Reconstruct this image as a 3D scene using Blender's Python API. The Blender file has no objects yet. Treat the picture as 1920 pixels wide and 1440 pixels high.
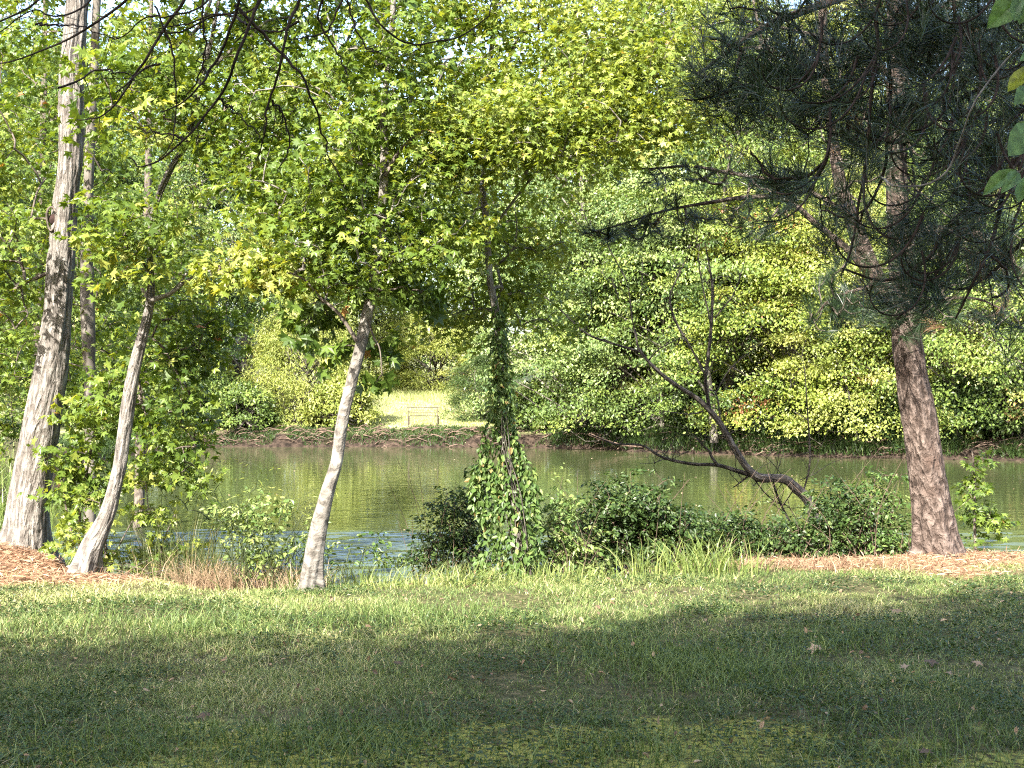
import bpy, math
import numpy as np
from mathutils import Vector

# ------------------------------------------------------------------ camera, light, exposure
SC = bpy.context.scene
COL = SC.collection
FPX = 2637.0                      # focal length in photograph pixels (1920 wide)
CZ = 1.6
cam_d = bpy.data.cameras.new("camera")
cam_d.sensor_width = 36.0
cam_d.lens = 36.0 * FPX / 1920.0
cam_d.clip_start = 0.1
cam_d.clip_end = 2000.0
cam = bpy.data.objects.new("camera", cam_d)
cam.location = (0, 0, CZ)
cam.rotation_euler = (math.radians(90), 0, 0)
COL.objects.link(cam)
SC.camera = cam

SUN_EL = 40.0
SUN_DIR = Vector((-0.40, -0.917, 0)).normalized()      # horizontal direction towards the sun
SUN_AZ = math.atan2(SUN_DIR.x, SUN_DIR.y)              # clockwise from +Y
W = bpy.data.worlds.new("World")
SC.world = W
W.use_nodes = True
wn = W.node_tree
bg = wn.nodes["Background"]
sky = wn.nodes.new("ShaderNodeTexSky")
sky.sky_type = 'NISHITA'
sky.sun_disc = False
sky.sun_elevation = math.radians(SUN_EL)
sky.sun_rotation = SUN_AZ
wn.links.new(sky.outputs[0], bg.inputs[0])
sky.dust_density = 3.0
bg.inputs[1].default_value = 0.145
sun_d = bpy.data.lights.new("sun", 'SUN')
sun_d.energy = 4.8
sun_d.angle = math.radians(0.53)
sun_d.color = (1.0, 0.94, 0.84)
sun = bpy.data.objects.new("sun", sun_d)
COL.objects.link(sun)
sv = Vector((SUN_DIR.x * math.cos(math.radians(SUN_EL)), SUN_DIR.y * math.cos(math.radians(SUN_EL)), math.sin(math.radians(SUN_EL))))
sun.rotation_euler = sv.to_track_quat('Z', 'Y').to_euler()
sun.location = (-20, -30, 30)

SC.view_settings.view_transform = 'Standard'
SC.view_settings.look = 'None'
SC.view_settings.exposure = 2.4
SC.view_settings.gamma = 1.0
SC.view_settings.use_curve_mapping = False
SC.render.engine = 'CYCLES'
SC.cycles.max_bounces = 6
SC.cycles.diffuse_bounces = 2
SC.cycles.glossy_bounces = 3
SC.cycles.transmission_bounces = 4
SC.cycles.caustics_reflective = False
SC.cycles.caustics_refractive = False
SC.cycles.use_denoising = False
SC.cycles.filter_width = 1.15

rng = np.random.default_rng(11)


def R(a, b, n=None):
    return rng.uniform(a, b, n)


def P(px, py, Y):
    return np.array([(px - 960.0) / FPX * Y, Y, CZ - (py - 720.0) / FPX * Y])


# ------------------------------------------------------------------ tagging
def tag(o, label=None, cat=None, group=None, kind=None):
    if label: o['label'] = label
    if cat: o['category'] = cat
    if group: o['group'] = group
    if kind: o['kind'] = kind
    return o


def empty(name, loc, label, cat, group=None, rz=0.0):
    o = bpy.data.objects.new(name, None)
    COL.objects.link(o)
    o.location = [float(v) for v in loc]
    o.rotation_euler = (0, 0, rz)
    o.empty_display_size = 0.2
    return tag(o, label, cat, group)


def mesh_obj(name, verts, faces_flat, sizes, mat, parent=None, tone=None, uv=None, smooth=False, attrs=None):
    """verts (n,3) in WORLD space; re-based on the parent's location."""
    verts = np.asarray(verts, dtype=np.float32)
    if parent is not None:
        verts = verts - np.array(parent.location, dtype=np.float32)
    me = bpy.data.meshes.new(name)
    me.vertices.add(len(verts))
    me.vertices.foreach_set("co", verts.ravel())
    faces_flat = np.asarray(faces_flat, dtype=np.int32)
    sizes = np.asarray(sizes, dtype=np.int32)
    me.loops.add(len(faces_flat))
    me.loops.foreach_set("vertex_index", faces_flat)
    me.polygons.add(len(sizes))
    starts = np.concatenate(([0], np.cumsum(sizes)[:-1])).astype(np.int32)
    me.polygons.foreach_set("loop_start", starts)
    me.polygons.foreach_set("loop_total", sizes)
    me.update(calc_edges=True)
    if tone is not None:
        a = me.attributes.new("tone", 'FLOAT', 'POINT')
        a.data.foreach_set("value", np.asarray(tone, dtype=np.float32))
    if attrs:
        for k, v in attrs.items():
            a = me.attributes.new(k, 'FLOAT', 'POINT')
            a.data.foreach_set("value", np.asarray(v, dtype=np.float32))
    if uv is not None:
        l = me.uv_layers.new(name="UVMap")
        l.data.foreach_set("uv", np.asarray(uv, dtype=np.float32)[faces_flat].ravel())
    me.polygons.foreach_set("use_smooth", np.full(len(sizes), bool(smooth)))
    me.materials.append(mat)
    o = bpy.data.objects.new(name, me)
    COL.objects.link(o)
    if parent is not None:
        o.parent = parent
    return o


# ------------------------------------------------------------------ noise
def _hash(ix, iy, iz, seed):
    h = (ix.astype(np.int64) * 374761393 + iy.astype(np.int64) * 668265263 + iz.astype(np.int64) * 2147483647 + seed * 974711) & 0xffffffff
    h = ((h ^ (h >> 13)) * 1274126177) & 0xffffffff
    h = h ^ (h >> 16)
    return (h & 0xffff) / 65535.0


def vnoise(x, y, z=None, seed=0):
    x = np.asarray(x, float); y = np.asarray(y, float)
    z = np.zeros_like(x) if z is None else np.asarray(z, float)
    x0, y0, z0 = np.floor(x), np.floor(y), np.floor(z)
    fx, fy, fz = x - x0, y - y0, z - z0
    fx, fy, fz = fx*fx*(3-2*fx), fy*fy*(3-2*fy), fz*fz*(3-2*fz)
    r = 0
    for dx in (0, 1):
        for dy in (0, 1):
            for dz in (0, 1):
                w = (fx if dx else 1-fx) * (fy if dy else 1-fy) * (fz if dz else 1-fz)
                r = r + w * _hash(x0+dx, y0+dy, z0+dz, seed)
    return r


def fbm(x, y, z=None, seed=0, oct=4):
    r, a, t, f = 0, 1.0, 0, 1.0
    for i in range(oct):
        r = r + a * vnoise(x*f, y*f, None if z is None else z*f, seed+i*17); t += a; a *= .5; f *= 2.03
    return r / t


# ------------------------------------------------------------------ materials
def new_mat(name):
    m = bpy.data.materials.new(name)
    m.use_nodes = True
    nt = m.node_tree
    for n in list(nt.nodes): nt.nodes.remove(n)
    out = nt.nodes.new("ShaderNodeOutputMaterial")
    return m, nt, out


def N(nt, t, **kw):
    n = nt.nodes.new(t)
    for k, v in kw.items():
        setattr(n, k, v)
    return n


def ramp(nt, stops, fac=None):
    r = nt.nodes.new("ShaderNodeValToRGB")
    els = r.color_ramp.elements
    els[0].position, els[0].color = stops[0][0], (*stops[0][1], 1)
    els[1].position, els[1].color = stops[-1][0], (*stops[-1][1], 1)
    for p, c in stops[1:-1]:
        e = els.new(p); e.color = (*c, 1)
    if fac is not None: nt.links.new(fac, r.inputs[0])
    return r


def leaf_mat(name, stops, trans=0.35, rough=0.45, tboost=(1.5, 1.35, 0.5), spec=0.4, objvar=0.0):
    m, nt, out = new_mat(name)
    L = nt.links.new
    at = N(nt, "ShaderNodeAttribute", attribute_name="tone")
    fac = at.outputs["Fac"]
    if objvar:
        oi = N(nt, "ShaderNodeObjectInfo")
        ma = N(nt, "ShaderNodeMath", operation='MULTIPLY_ADD'); ma.inputs[1].default_value = objvar; ma.inputs[2].default_value = -objvar/2
        L(oi.outputs["Random"], ma.inputs[0])
        ad = N(nt, "ShaderNodeMath", operation='ADD', use_clamp=True)
        L(fac, ad.inputs[0]); L(ma.outputs[0], ad.inputs[1]); fac = ad.outputs[0]
    r = ramp(nt, stops, fac)
    b = N(nt, "ShaderNodeBsdfPrincipled")
    b.inputs["Roughness"].default_value = rough
    b.inputs["Specular IOR Level"].default_value = spec
    L(r.outputs[0], b.inputs["Base Color"])
    t = N(nt, "ShaderNodeBsdfTranslucent")
    mx = N(nt, "ShaderNodeMix", data_type='RGBA', blend_type='MULTIPLY'); mx.inputs[0].default_value = 1
    mx.inputs[7].default_value = (*tboost, 1)
    L(r.outputs[0], mx.inputs[6]); L(mx.outputs[2], t.inputs[0])
    s = N(nt, "ShaderNodeMixShader"); s.inputs[0].default_value = trans
    L(b.outputs[0], s.inputs[1]); L(t.outputs[0], s.inputs[2]); L(s.outputs[0], out.inputs[0])
    return m


def bark_mat(name, cols, su=40, sv=6, bump=0.6, plates=False, dist=0.02, blotch=None):
    m, nt, out = new_mat(name)
    L = nt.links.new
    tc = N(nt, "ShaderNodeTexCoord")
    mp = N(nt, "ShaderNodeMapping"); mp.inputs["Scale"].default_value = (su, sv, 1)
    L(tc.outputs["UV"], mp.inputs[0])
    # warp
    n0 = N(nt, "ShaderNodeTexNoise"); n0.inputs["Scale"].default_value = 0.6; n0.inputs["Detail"].default_value = 2
    L(mp.outputs[0], n0.inputs["Vector"])
    wv = N(nt, "ShaderNodeVectorMath", operation='MULTIPLY_ADD'); wv.inputs[1].default_value = (1.6, 1.6, 0)
    L(n0.outputs["Color"], wv.inputs[0]); L(mp.outputs[0], wv.inputs[2])
    if plates:
        v = N(nt, "ShaderNodeTexVoronoi", feature='DISTANCE_TO_EDGE'); v.inputs["Scale"].default_value = 1
        L(wv.outputs[0], v.inputs["Vector"])
        mr = N(nt, "ShaderNodeMapRange"); mr.inputs[2].default_value = 0.22
        L(v.outputs["Distance"], mr.inputs[0]); h = mr.outputs[0]
    else:
        n1 = N(nt, "ShaderNodeTexNoise"); n1.inputs["Scale"].default_value = 1; n1.inputs["Detail"].default_value = 4; n1.inputs["Roughness"].default_value = .6
        L(wv.outputs[0], n1.inputs["Vector"])
        mr = N(nt, "ShaderNodeMapRange"); mr.inputs[1].default_value = .36; mr.inputs[2].default_value = .62
        L(n1.outputs["Fac"], mr.inputs[0]); h = mr.outputs[0]
    n2 = N(nt, "ShaderNodeTexNoise"); n2.inputs["Scale"].default_value = 14; n2.inputs["Detail"].default_value = 5
    L(tc.outputs["UV"], n2.inputs["Vector"])
    mix = N(nt, "ShaderNodeMath", operation='MULTIPLY_ADD'); mix.inputs[1].default_value = 0.55
    sb = N(nt, "ShaderNodeMath", operation='MULTIPLY'); sb.inputs[1].default_value = 0.5
    L(h, mix.inputs[0]); L(n2.outputs["Fac"], sb.inputs[0]); L(sb.outputs[0], mix.inputs[2])
    r = ramp(nt, cols, mix.outputs[0])
    colo = r.outputs[0]
    if blotch:
        n3 = N(nt, "ShaderNodeTexNoise"); n3.inputs["Scale"].default_value = blotch[1]; n3.inputs["Detail"].default_value = 3
        L(tc.outputs["UV"], n3.inputs["Vector"])
        m3 = N(nt, "ShaderNodeMapRange"); m3.inputs[1].default_value = .55; m3.inputs[2].default_value = .66
        L(n3.outputs["Fac"], m3.inputs[0])
        mm = N(nt, "ShaderNodeMix", data_type='RGBA'); mm.inputs[7].default_value = (*blotch[0], 1)
        L(m3.outputs[0], mm.inputs[0]); L(colo, mm.inputs[6]); colo = mm.outputs[2]
    b = N(nt, "ShaderNodeBsdfPrincipled"); b.inputs["Roughness"].default_value = .9; b.inputs["Specular IOR Level"].default_value = .15
    L(colo, b.inputs["Base Color"])
    bp = N(nt, "ShaderNodeBump"); bp.inputs["Strength"].default_value = bump; bp.inputs["Distance"].default_value = dist
    L(mix.outputs[0], bp.inputs["Height"]); L(bp.outputs[0], b.inputs["Normal"]); L(b.outputs[0], out.inputs[0])
    return m


def plain_mat(name, c1, c2, scale=8, rough=.85, bump=.3, spec=.2):
    m, nt, out = new_mat(name)
    L = nt.links.new
    tc = N(nt, "ShaderNodeTexCoord")
    n1 = N(nt, "ShaderNodeTexNoise"); n1.inputs["Scale"].default_value = scale; n1.inputs["Detail"].default_value = 6
    L(tc.outputs["Object"], n1.inputs["Vector"])
    r = ramp(nt, [(.3, c1), (.7, c2)], n1.outputs["Fac"])
    b = N(nt, "ShaderNodeBsdfPrincipled"); b.inputs["Roughness"].default_value = rough; b.inputs["Specular IOR Level"].default_value = spec
    L(r.outputs[0], b.inputs["Base Color"])
    bp = N(nt, "ShaderNodeBump"); bp.inputs["Strength"].default_value = bump; bp.inputs["Distance"].default_value = .02
    L(n1.outputs["Fac"], bp.inputs["Height"]); L(bp.outputs[0], b.inputs["Normal"]); L(b.outputs[0], out.inputs[0])
    return m


M = {}
M['gum'] = leaf_mat("sweetgum_leaf", [(0, (0.05, 0.09, 0.014)), (0.45, (0.105, 0.16, 0.024)), (0.8, (0.2, 0.25, 0.045)), (0.955, (0.3, 0.3, 0.07)), (1, (0.34, 0.15, 0.06))], .42, rough=.42, spec=.38)
M['gumy'] = leaf_mat("yellowing_sweetgum_leaf", [(0, (0.08, 0.125, 0.018)), (0.4, (0.17, 0.22, 0.036)), (0.8, (0.29, 0.33, 0.075)), (0.955, (0.38, 0.35, 0.11)), (1, (0.34, 0.14, 0.07))], .42, rough=.42, spec=.38)
M['far'] = leaf_mat("far_leaf", [(0, (0.035, 0.065, 0.016)), (0.5, (0.115, 0.17, 0.035)), (0.85, (0.23, 0.28, 0.065)), (1, (0.34, 0.33, 0.11))], .3, objvar=.3)
M['farpale'] = leaf_mat("far_pale_leaf", [(0, (0.04, 0.08, 0.025)), (0.5, (0.14, 0.2, 0.06)), (1, (0.29, 0.34, 0.13))], .3)
M['willow'] = leaf_mat("willow_leaf", [(0, (0.11, 0.15, 0.03)), (0.5, (0.22, 0.26, 0.06)), (1, (0.36, 0.37, 0.12))], .35)
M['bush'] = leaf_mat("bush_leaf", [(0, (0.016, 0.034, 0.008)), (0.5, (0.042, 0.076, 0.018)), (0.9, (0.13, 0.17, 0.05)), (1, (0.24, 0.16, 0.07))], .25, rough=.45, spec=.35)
M['vine'] = leaf_mat("vine_leaf", [(0, (0.04, 0.08, 0.018)), (0.5, (0.085, 0.14, 0.035)), (0.9, (0.19, 0.235, 0.075)), (1, (0.26, 0.18, 0.07))], .28, rough=.45, spec=.35)
M['dogw'] = leaf_mat("dogwood_leaf", [(0, (.10, .19, .07)), (.7, (.16, .27, .11)), (1, (.22, .26, .02))], .45, rough=.4)
def mottle(m, scale, lo):
    nt = m.node_tree; L = nt.links.new
    rm = [n for n in nt.nodes if n.type == 'VALTORGB'][0]; outs = [l.to_socket for l in rm.outputs[0].links]
    tc = N(nt, "ShaderNodeTexCoord"); no = N(nt, "ShaderNodeTexNoise"); no.inputs["Scale"].default_value = scale; no.inputs["Detail"].default_value = 6
    L(tc.outputs["Object"], no.inputs["Vector"]); mr = N(nt, "ShaderNodeMapRange"); mr.inputs[1].default_value = .35; mr.inputs[2].default_value = .65; mr.inputs[3].default_value = lo; mr.inputs[4].default_value = 1.15
    L(no.outputs["Fac"], mr.inputs[0]); mx = N(nt, "ShaderNodeVectorMath", operation='MULTIPLY'); L(rm.outputs[0], mx.inputs[0]); L(mr.outputs[0], mx.inputs[1])
    for o_ in outs: L(mx.outputs[0], o_)
mottle(M['dogw'], 45, .6)
M['needle'] = leaf_mat("pine_needle", [(0, (0.01, 0.022, 0.009)), (0.6, (0.024, 0.048, 0.018)), (0.9, (0.06, 0.088, 0.03)), (1, (0.14, 0.08, 0.04))], .12, rough=.38, spec=.5, tboost=(1.2, 1.2, .7))
M['grass'] = leaf_mat("lawn_blade", [(0, (0.04, 0.07, 0.02)), (0.4, (0.105, 0.155, 0.04)), (0.8, (0.26, 0.29, 0.1)), (0.93, (0.42, 0.38, 0.2)), (1, (0.4, 0.31, 0.19))], .18, rough=.5, spec=.3, tboost=(1.3, 1.3, .6))
M['tall'] = leaf_mat("tall_grass_blade", [(0, (0.06, 0.1, 0.025)), (0.5, (0.14, 0.19, 0.05)), (0.85, (0.28, 0.31, 0.11)), (1, (0.38, 0.33, 0.17))], .35, rough=.42)
M['dry'] = leaf_mat("dry_grass_blade", [(0, (0.08, 0.05, 0.03)), (0.5, (0.24, 0.16, 0.095)), (1, (0.44, 0.35, 0.23))], .2, rough=.7, tboost=(1.1, 1, .8))
M['reed'] = leaf_mat("reed_blade", [(0, (.035, .05, .015)), (.6, (.07, .09, .025)), (1, (.2, .15, .06))], .2, rough=.5)
M['straw'] = leaf_mat("pine_straw", [(0, (0.12, 0.06, 0.035)), (0.5, (0.29, 0.175, 0.105)), (1, (0.46, 0.33, 0.225))], .1, rough=.7, tboost=(1, 1, 1))
M['bark_gum'] = bark_mat("sweetgum_bark", [(.08, (.045, .037, .031)), (.38, (.11, .098, .086)), (.85, (.235, .218, .198))], 34, 5, 1.0, dist=.03)
M['bark_smooth'] = bark_mat("young_bark", [(.15, (.045, .04, .034)), (.45, (.12, .108, .094)), (.9, (.215, .20, .178))], 16, 12, .8, dist=.015, blotch=((.30, .285, .25), 5))  # pale bark blotches, brightened to stand in for sunlight on the trunks
M['bark_pine'] = bark_mat("pine_bark", [(.15, (.016, .012, .010)), (.42, (.062, .045, .037)), (.9, (.16, .125, .107))], 24, 9, 1.0, dist=.04, blotch=((.075, .052, .042), 3))
M['bark_dark'] = bark_mat("dark_bark", [(.1, (.035, .028, .024)), (.5, (.085, .07, .058)), (.9, (.17, .145, .12))], 30, 8, .7, dist=.01)
M['bark_snag'] = bark_mat("snag_bark", [(.1, (.03, .025, .022)), (.5, (.08, .069, .06)), (.9, (.18, .16, .14))], 40, 9, .9, dist=.014)
M['bark_dead'] = bark_mat("dead_branch_bark", [(.1, (.010, .007, .006)), (.5, (.022, .016, .013)), (.9, (.055, .040, .034))], 50, 14, .6, dist=.005)
M['bark_far'] = plain_mat("far_bark", (.06, .05, .042), (.17, .155, .135), 3)
M['stone'] = plain_mat("stone", (.22, .21, .20), (.42, .40, .38), 9, bump=.6)
M['root'] = plain_mat("driftwood", (.035, .024, .018), (.15, .105, .08), 5)
M['wood'] = plain_mat("weathered_wood", (.03, .024, .02), (.07, .055, .045), 12)
M['pale'] = plain_mat("pale_siding", (.55, .53, .53), (.68, .65, .66), 1.5, bump=.05)
M['roof'] = plain_mat("grey_roof", (.16, .15, .15), (.24, .22, .22), 3)


# ------------------------------------------------------------------ leaf templates  (x: width, y: along, z: normal)
def _star():
    pts = [(0, 0)]
    tips = [(-152+180, .62), (0, 0)]
    out = []
    c = (0, .42)
    spec = [(-28, .50, 'v0'), ]
    angs = [(-62, .17), (-20, .55), (6, .31), (35, .66), (62, .32), (90, .64), (118, .32), (145, .66), (174, .31), (200, .55), (242, .17)]
    V = [(0, .36, 0.0)]
    for a, r in angs:
        x, y = r*math.cos(math.radians(a)), .36 + r*math.sin(math.radians(a))
        V.append((x, y, -0.28*r*r))
    F = [(0, i, i+1) for i in range(1, len(angs))]
    F.append((0, len(angs), 1))
    return np.array(V, float), F


STAR = _star()
# tri-lobed: cheaper, for leaves seen smaller
TRI = (np.array([(0, 0, 0), (.5, .32, -.08), (.17, .42, 0), (0, 1, -.14), (-.17, .42, 0), (-.5, .32, -.08)], float), [(0, 1, 2), (0, 2, 4), (2, 3, 4), (0, 4, 5)])
OVATE = (np.array([(0, 0, 0), (.27, .28, .05), (.25, .6, .02), (0, 1, -.12), (-.25, .6, .02), (-.27, .28, .05)], float), [(0, 1, 2, 3), (0, 3, 4, 5)])
RHOMB = (np.array([(0, 0, 0), (.34, .45, .07), (0, 1, -.06), (-.34, .45, .07)], float), [(0, 1, 2), (0, 2, 3)])
LANCE = (np.array([(0, 0, 0), (.11, .45, .02), (0, 1, -.06), (-.11, .45, .02)], float), [(0, 1, 2), (0, 2, 3)])


def unit(v):
    return v / np.maximum(np.linalg.norm(v, axis=-1, keepdims=True), 1e-9)


def leaves(name, tpl, pos, axis, nrm, size, tone, mat, parent=None):
    T, F = tpl
    A = unit(np.asarray(axis, float))
    Bx = unit(np.cross(A, nrm))
    Nn = np.cross(Bx, A)
    size = np.asarray(size)[:, None, None]
    fz = R(-.6, 2.6, len(pos))[:, None, None]; fx = R(.72, 1.1, len(pos))[:, None, None]; tw = R(-.5, .5, len(pos))[:, None, None]
    V = pos[:, None, :] + size*(fx*T[None, :, 0:1]*Bx[:, None, :] + T[None, :, 1:2]*A[:, None, :] + (fz*T[None, :, 2:3]+tw*T[None, :, 0:1]*T[None, :, 1:2])*Nn[:, None, :])
    n, k = len(pos), len(T)
    f = np.concatenate([np.array(q) for q in F])
    sz = np.array([len(q) for q in F])
    FF = (np.arange(n)[:, None]*k + f[None, :]).ravel()
    SS = np.tile(sz, n)
    return mesh_obj(name, V.reshape(-1, 3), FF, SS, mat, parent, tone=np.repeat(tone, k))


def rnd_dirs(n, flat=0.0):
    v = rng.normal(size=(n, 3)); v[:, 2] *= (1-flat)
    return unit(v)


def blades(name, pos, length, width, lean, tone, mat, parent=None, curve=.5, seg=2, kind=None):
    """curved strips rising from pos; lean (n,2) horizontal offset of the tip as a share of length"""
    n = len(pos)
    a = R(0, 2*math.pi, n)
    side = np.stack([np.cos(a), np.sin(a), np.zeros(n)], 1)
    side += 0; 
    ts = np.linspace(0, 1, seg+1)
    rows = []
    for t in ts:
        off = np.zeros((n, 3))
        off[:, :2] = lean * (length*(t**(1+curve*1.6)))[:, None]
        lm = np.linalg.norm(lean, axis=1)
        off[:, 2] = length*(t - 0.30*np.minimum(lm, 1.6)*t*t)
        w = width*(1-t*.75)*.5 if t < 1 else width*0
        c = pos+off
        if t < 1:
            rows.append(c - side*w[:, None]); rows.append(c + side*w[:, None])
        else:
            rows.append(c)
    k = len(rows)
    V = np.stack(rows, 1).reshape(-1, 3)
    F = []; S = []
    for i in range(seg-1):
        b = 2*i; F += [b, b+1, b+3, b+2]; S.append(4)
    b = 2*(seg-1); F += [b, b+1, b+2]; S.append(3)
    FF = (np.arange(n)[:, None]*k + np.array(F)[None, :]).ravel()
    return mesh_obj(name, V, FF, np.tile(S, n), mat, parent, tone=np.repeat(tone, k))


# ------------------------------------------------------------------ tubes and trunks
def catmull(pts, n):
    pts = np.asarray(pts, float)
    q = np.vstack([2*pts[0]-pts[1], pts, 2*pts[-1]-pts[-2]])
    out = []
    m = len(pts)-1
    ts = np.linspace(0, m, n)
    for t in ts:
        i = min(int(t), m-1); u = t-i
        a, b, c, d = q[i], q[i+1], q[i+2], q[i+3]
        out.append(.5*((2*b)+(-a+c)*u+(2*a-5*b+4*c-d)*u*u+(-a+3*b-3*c+d)*u**3))
    return np.array(out)


class Tubes:
    def __init__(s): s.V = []; s.F = []; s.S = []; s.U = []; s.n = 0
    def add(s, pts, rad, sides=6, rough=0.0, freq=(9, 1.2), seed=0, cap=False, flare=0.0):
        pts = np.asarray(pts, float); rad = np.asarray(rad, float)
        m = len(pts)
        T = unit(np.gradient(pts, axis=0))
        ref = np.array([0, 1.0, 0]) if abs(T[0][1]) < .9 else np.array([1.0, 0, 0])
        Nv = unit(ref - (T @ ref)[:, None]*T)          # seam faces +Y, away from the camera
        Bv = np.cross(T, Nv)
        a = np.linspace(0, 2*math.pi, sides, endpoint=False)
        s_len = np.concatenate(([0], np.cumsum(np.linalg.norm(np.diff(pts, axis=0), axis=1))))
        rr = np.repeat(rad[:, None], sides, 1)
        if flare:
            rr = rr*(1+flare*np.exp(-np.maximum(0, s_len-.12)/.22)[:, None]*(np.maximum(0, np.cos(3*a+seed)+.6*np.cos(5*a+2*seed))**1.5)[None, :])
        if rough > 0:
            ca, sa = np.cos(a)[None, :], np.sin(a)[None, :]
            z = s_len[:, None]+np.zeros((1, sides))
            n1 = vnoise(ca*freq[0]*.5+9+z*0, sa*freq[0]*.5+9+z*0, z*freq[1]*2.2, seed)
            n2 = vnoise(ca*freq[0]+5+.35*np.sin(z*9), sa*freq[0]+5+z*0, z*freq[1]*4, seed+3)
            n3 = vnoise(ca*1.2+3+z*0, sa*1.2+3+z*0, z*1.5, seed+5)
            rg = 1-np.abs(n2-.5)*2
            rr = rr + rough*((n1-.5)*1.0 - (rg**3)*.9 + (n3-.5)*1.8*np.minimum(1, rr/.1))
        V = pts[:, None, :] + rr[..., None]*(np.cos(a)[None, :, None]*Nv[:, None, :] + np.sin(a)[None, :, None]*Bv[:, None, :])
        U = np.zeros((m, sides, 2)); U[..., 0] = a[None, :]*rad.mean(); U[..., 1] = s_len[:, None]
        i = np.arange(m-1)[:, None]*sides; j = np.arange(sides)[None, :]; j2 = (j+1) % sides
        F = np.stack([i+j, i+j2, i+sides+j2, i+sides+j], -1).reshape(-1, 4)+s.n
        s.V.append(V.reshape(-1, 3)); s.U.append(U.reshape(-1, 2)); s.F.append(F.ravel()); s.S.append(np.full(len(F), 4))
        s.n += m*sides
        if cap:
            s.F.append(np.arange(s.n-sides, s.n)); s.S.append(np.array([sides]))
    def build_each(s, name, mat, parent=None):
        off = 0
        for V, F, S, U in zip(s.V, s.F, s.S, s.U):
            mesh_obj(name, V, F-off, S, mat, parent, uv=U, smooth=True); off += len(V)
    def build(s, name, mat, parent=None):
        return mesh_obj(name, np.vstack(s.V), np.concatenate(s.F), np.concatenate(s.S), mat, parent, uv=np.vstack(s.U), smooth=True)


def px_path(lst, Y):
    """lst: (px,py,width_px[,Y]) -> points, radii"""
    p, r = [], []
    for q in lst:
        y = q[3] if len(q) > 3 else Y
        p.append(P(q[0], q[1], y)); r.append(q[2]/2/FPX*y)
    return np.array(p), np.array(r)


def trunk(name, lst, Y, mat, parent, sides=40, rough=.006, step=.035, seed=1, freq=(9, 1.2)):
    p, r = px_path(lst, Y)
    L = np.linalg.norm(np.diff(p, axis=0), axis=1).sum()
    n = max(8, int(L/step))
    pr = catmull(np.hstack([p, r[:, None]]), n)
    t = Tubes(); t.add(pr[:, :3], np.maximum(pr[:, 3], .003), sides, rough, freq, seed, flare=.5 if step < .045 else 0)
    t.build(name, mat, parent)
    return pr[::4]


def ell(px, py, Y, rx, ry, rz, n):
    """spray targets inside an ellipsoid centred on a seen point (rx, rz in photograph pixels; ry metres)"""
    c = P(px, py, Y); k = Y/FPX
    v = rnd_dirs(n)*(R(0, 1, n)**(1/2.3))[:, None]
    return c + v*np.array([rx*k, ry, rz*k])


def grow(nodes, targets, up=.7, seg=4, wig=.05, r0=.0035, power=.42, sides=5, rmax=None, sag=0.0):
    """branches from existing skeleton nodes to every target; returns Tubes, last directions"""
    pos = [np.array(n[:3]) for n in nodes]; par = [-1]*len(pos); base_n = len(pos)
    arr = np.zeros((base_n+len(targets)*seg, 3)); arr[:base_n] = np.array(pos); cnt = base_n
    allow = np.ones(len(arr), bool)
    tr = np.array(pos)
    d0 = np.array([np.min(np.linalg.norm(tr-t, axis=1)) for t in targets])
    order = np.argsort(d0)
    chains = []; parent = {}
    dirs = np.zeros((len(targets), 3))
    for ti in order:
        t = targets[ti]
        A = arr[:cnt]
        dv = t-A
        dd = np.linalg.norm(dv, axis=1)
        cost = dd + up*np.maximum(0, A[:, 2]-t[2]+.15*dd) + (np.arange(cnt) < base_n)*.10
        i = int(np.argmin(cost))
        a = A[i]; L = dd[i]
        idx = [i]
        side = rng.normal(size=3)*wig*L
        for k in range(1, seg+1):
            u = k/seg
            p = a+(t-a)*u + side*math.sin(math.pi*u)*.8 + np.array([0, 0, (.10-sag)*L*math.sin(math.pi*u)]) + rng.normal(size=3)*wig*.25*L*(1 if k < seg else 0)
            arr[cnt] = p; parent[cnt] = idx[-1]; idx.append(cnt); cnt += 1
        dirs[ti] = arr[idx[-1]]-arr[idx[-2]]
        chains.append(idx)
    w = np.zeros(cnt)
    for c in chains:
        w[c[-1]] += 1
    for q in range(cnt-1, base_n-1, -1):
        w[parent[q]] += w[q]
    tb = Tubes()
    for c in chains:
        p = arr[c]; ww = w[c]; ww[0] = ww[1]*1.15
        r = r0*ww**power
        if rmax: r = np.minimum(r, rmax)
        tb.add(p, r, sides)
    return tb, unit(dirs+1e-6)


def sprays(targets, dirs, m, L, size, droop=.5, flat=.35, thick=.10, tilt=.55):
    """m leaves round each target on a flat twig fan"""
    n = len(targets)
    d = dirs.copy(); d[:, 2] *= flat; d = unit(d+rng.normal(size=(n, 3))*.12)
    up = unit(np.array([0, 0, 1.0])+rng.normal(size=(n, 3))*.22)
    s = unit(np.cross(d, up))
    u = R(-.55, 1, (n, m)); sg = rng.choice([-1, 1], (n, m)); v = R(.02, 1, (n, m))*(1-.55*np.abs(u))*.75*sg
    pos = targets[:, None] + L*(u[..., None]*d[:, None]+v[..., None]*s[:, None])
    pos[..., 2] += rng.normal(size=(n, m))*thick*L*1.5 - .22*L*np.abs(v)
    ax = d[:, None]*(.6)+s[:, None]*(np.sign(v)*.8)[..., None]+rng.normal(size=(n, m, 3))*.35
    ax[..., 2] -= droop*R(.3, 1.5, (n, m))
    nr = up[:, None]+rng.normal(size=(n, m, 3))*tilt
    sz = size*R(.45, 1.2, (n, m))
    return pos.reshape(-1, 3), ax.reshape(-1, 3), nr.reshape(-1, 3), sz.ravel()


def tones(n, m, base=.45, clump=.17, leaf=.14):
    t = np.clip(np.repeat(rng.normal(base, clump, n), m)+rng.normal(0, leaf, n*m), 0, .9)
    t[rng.random(n*m) < .004] = R(.93, 1)
    return t


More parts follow.
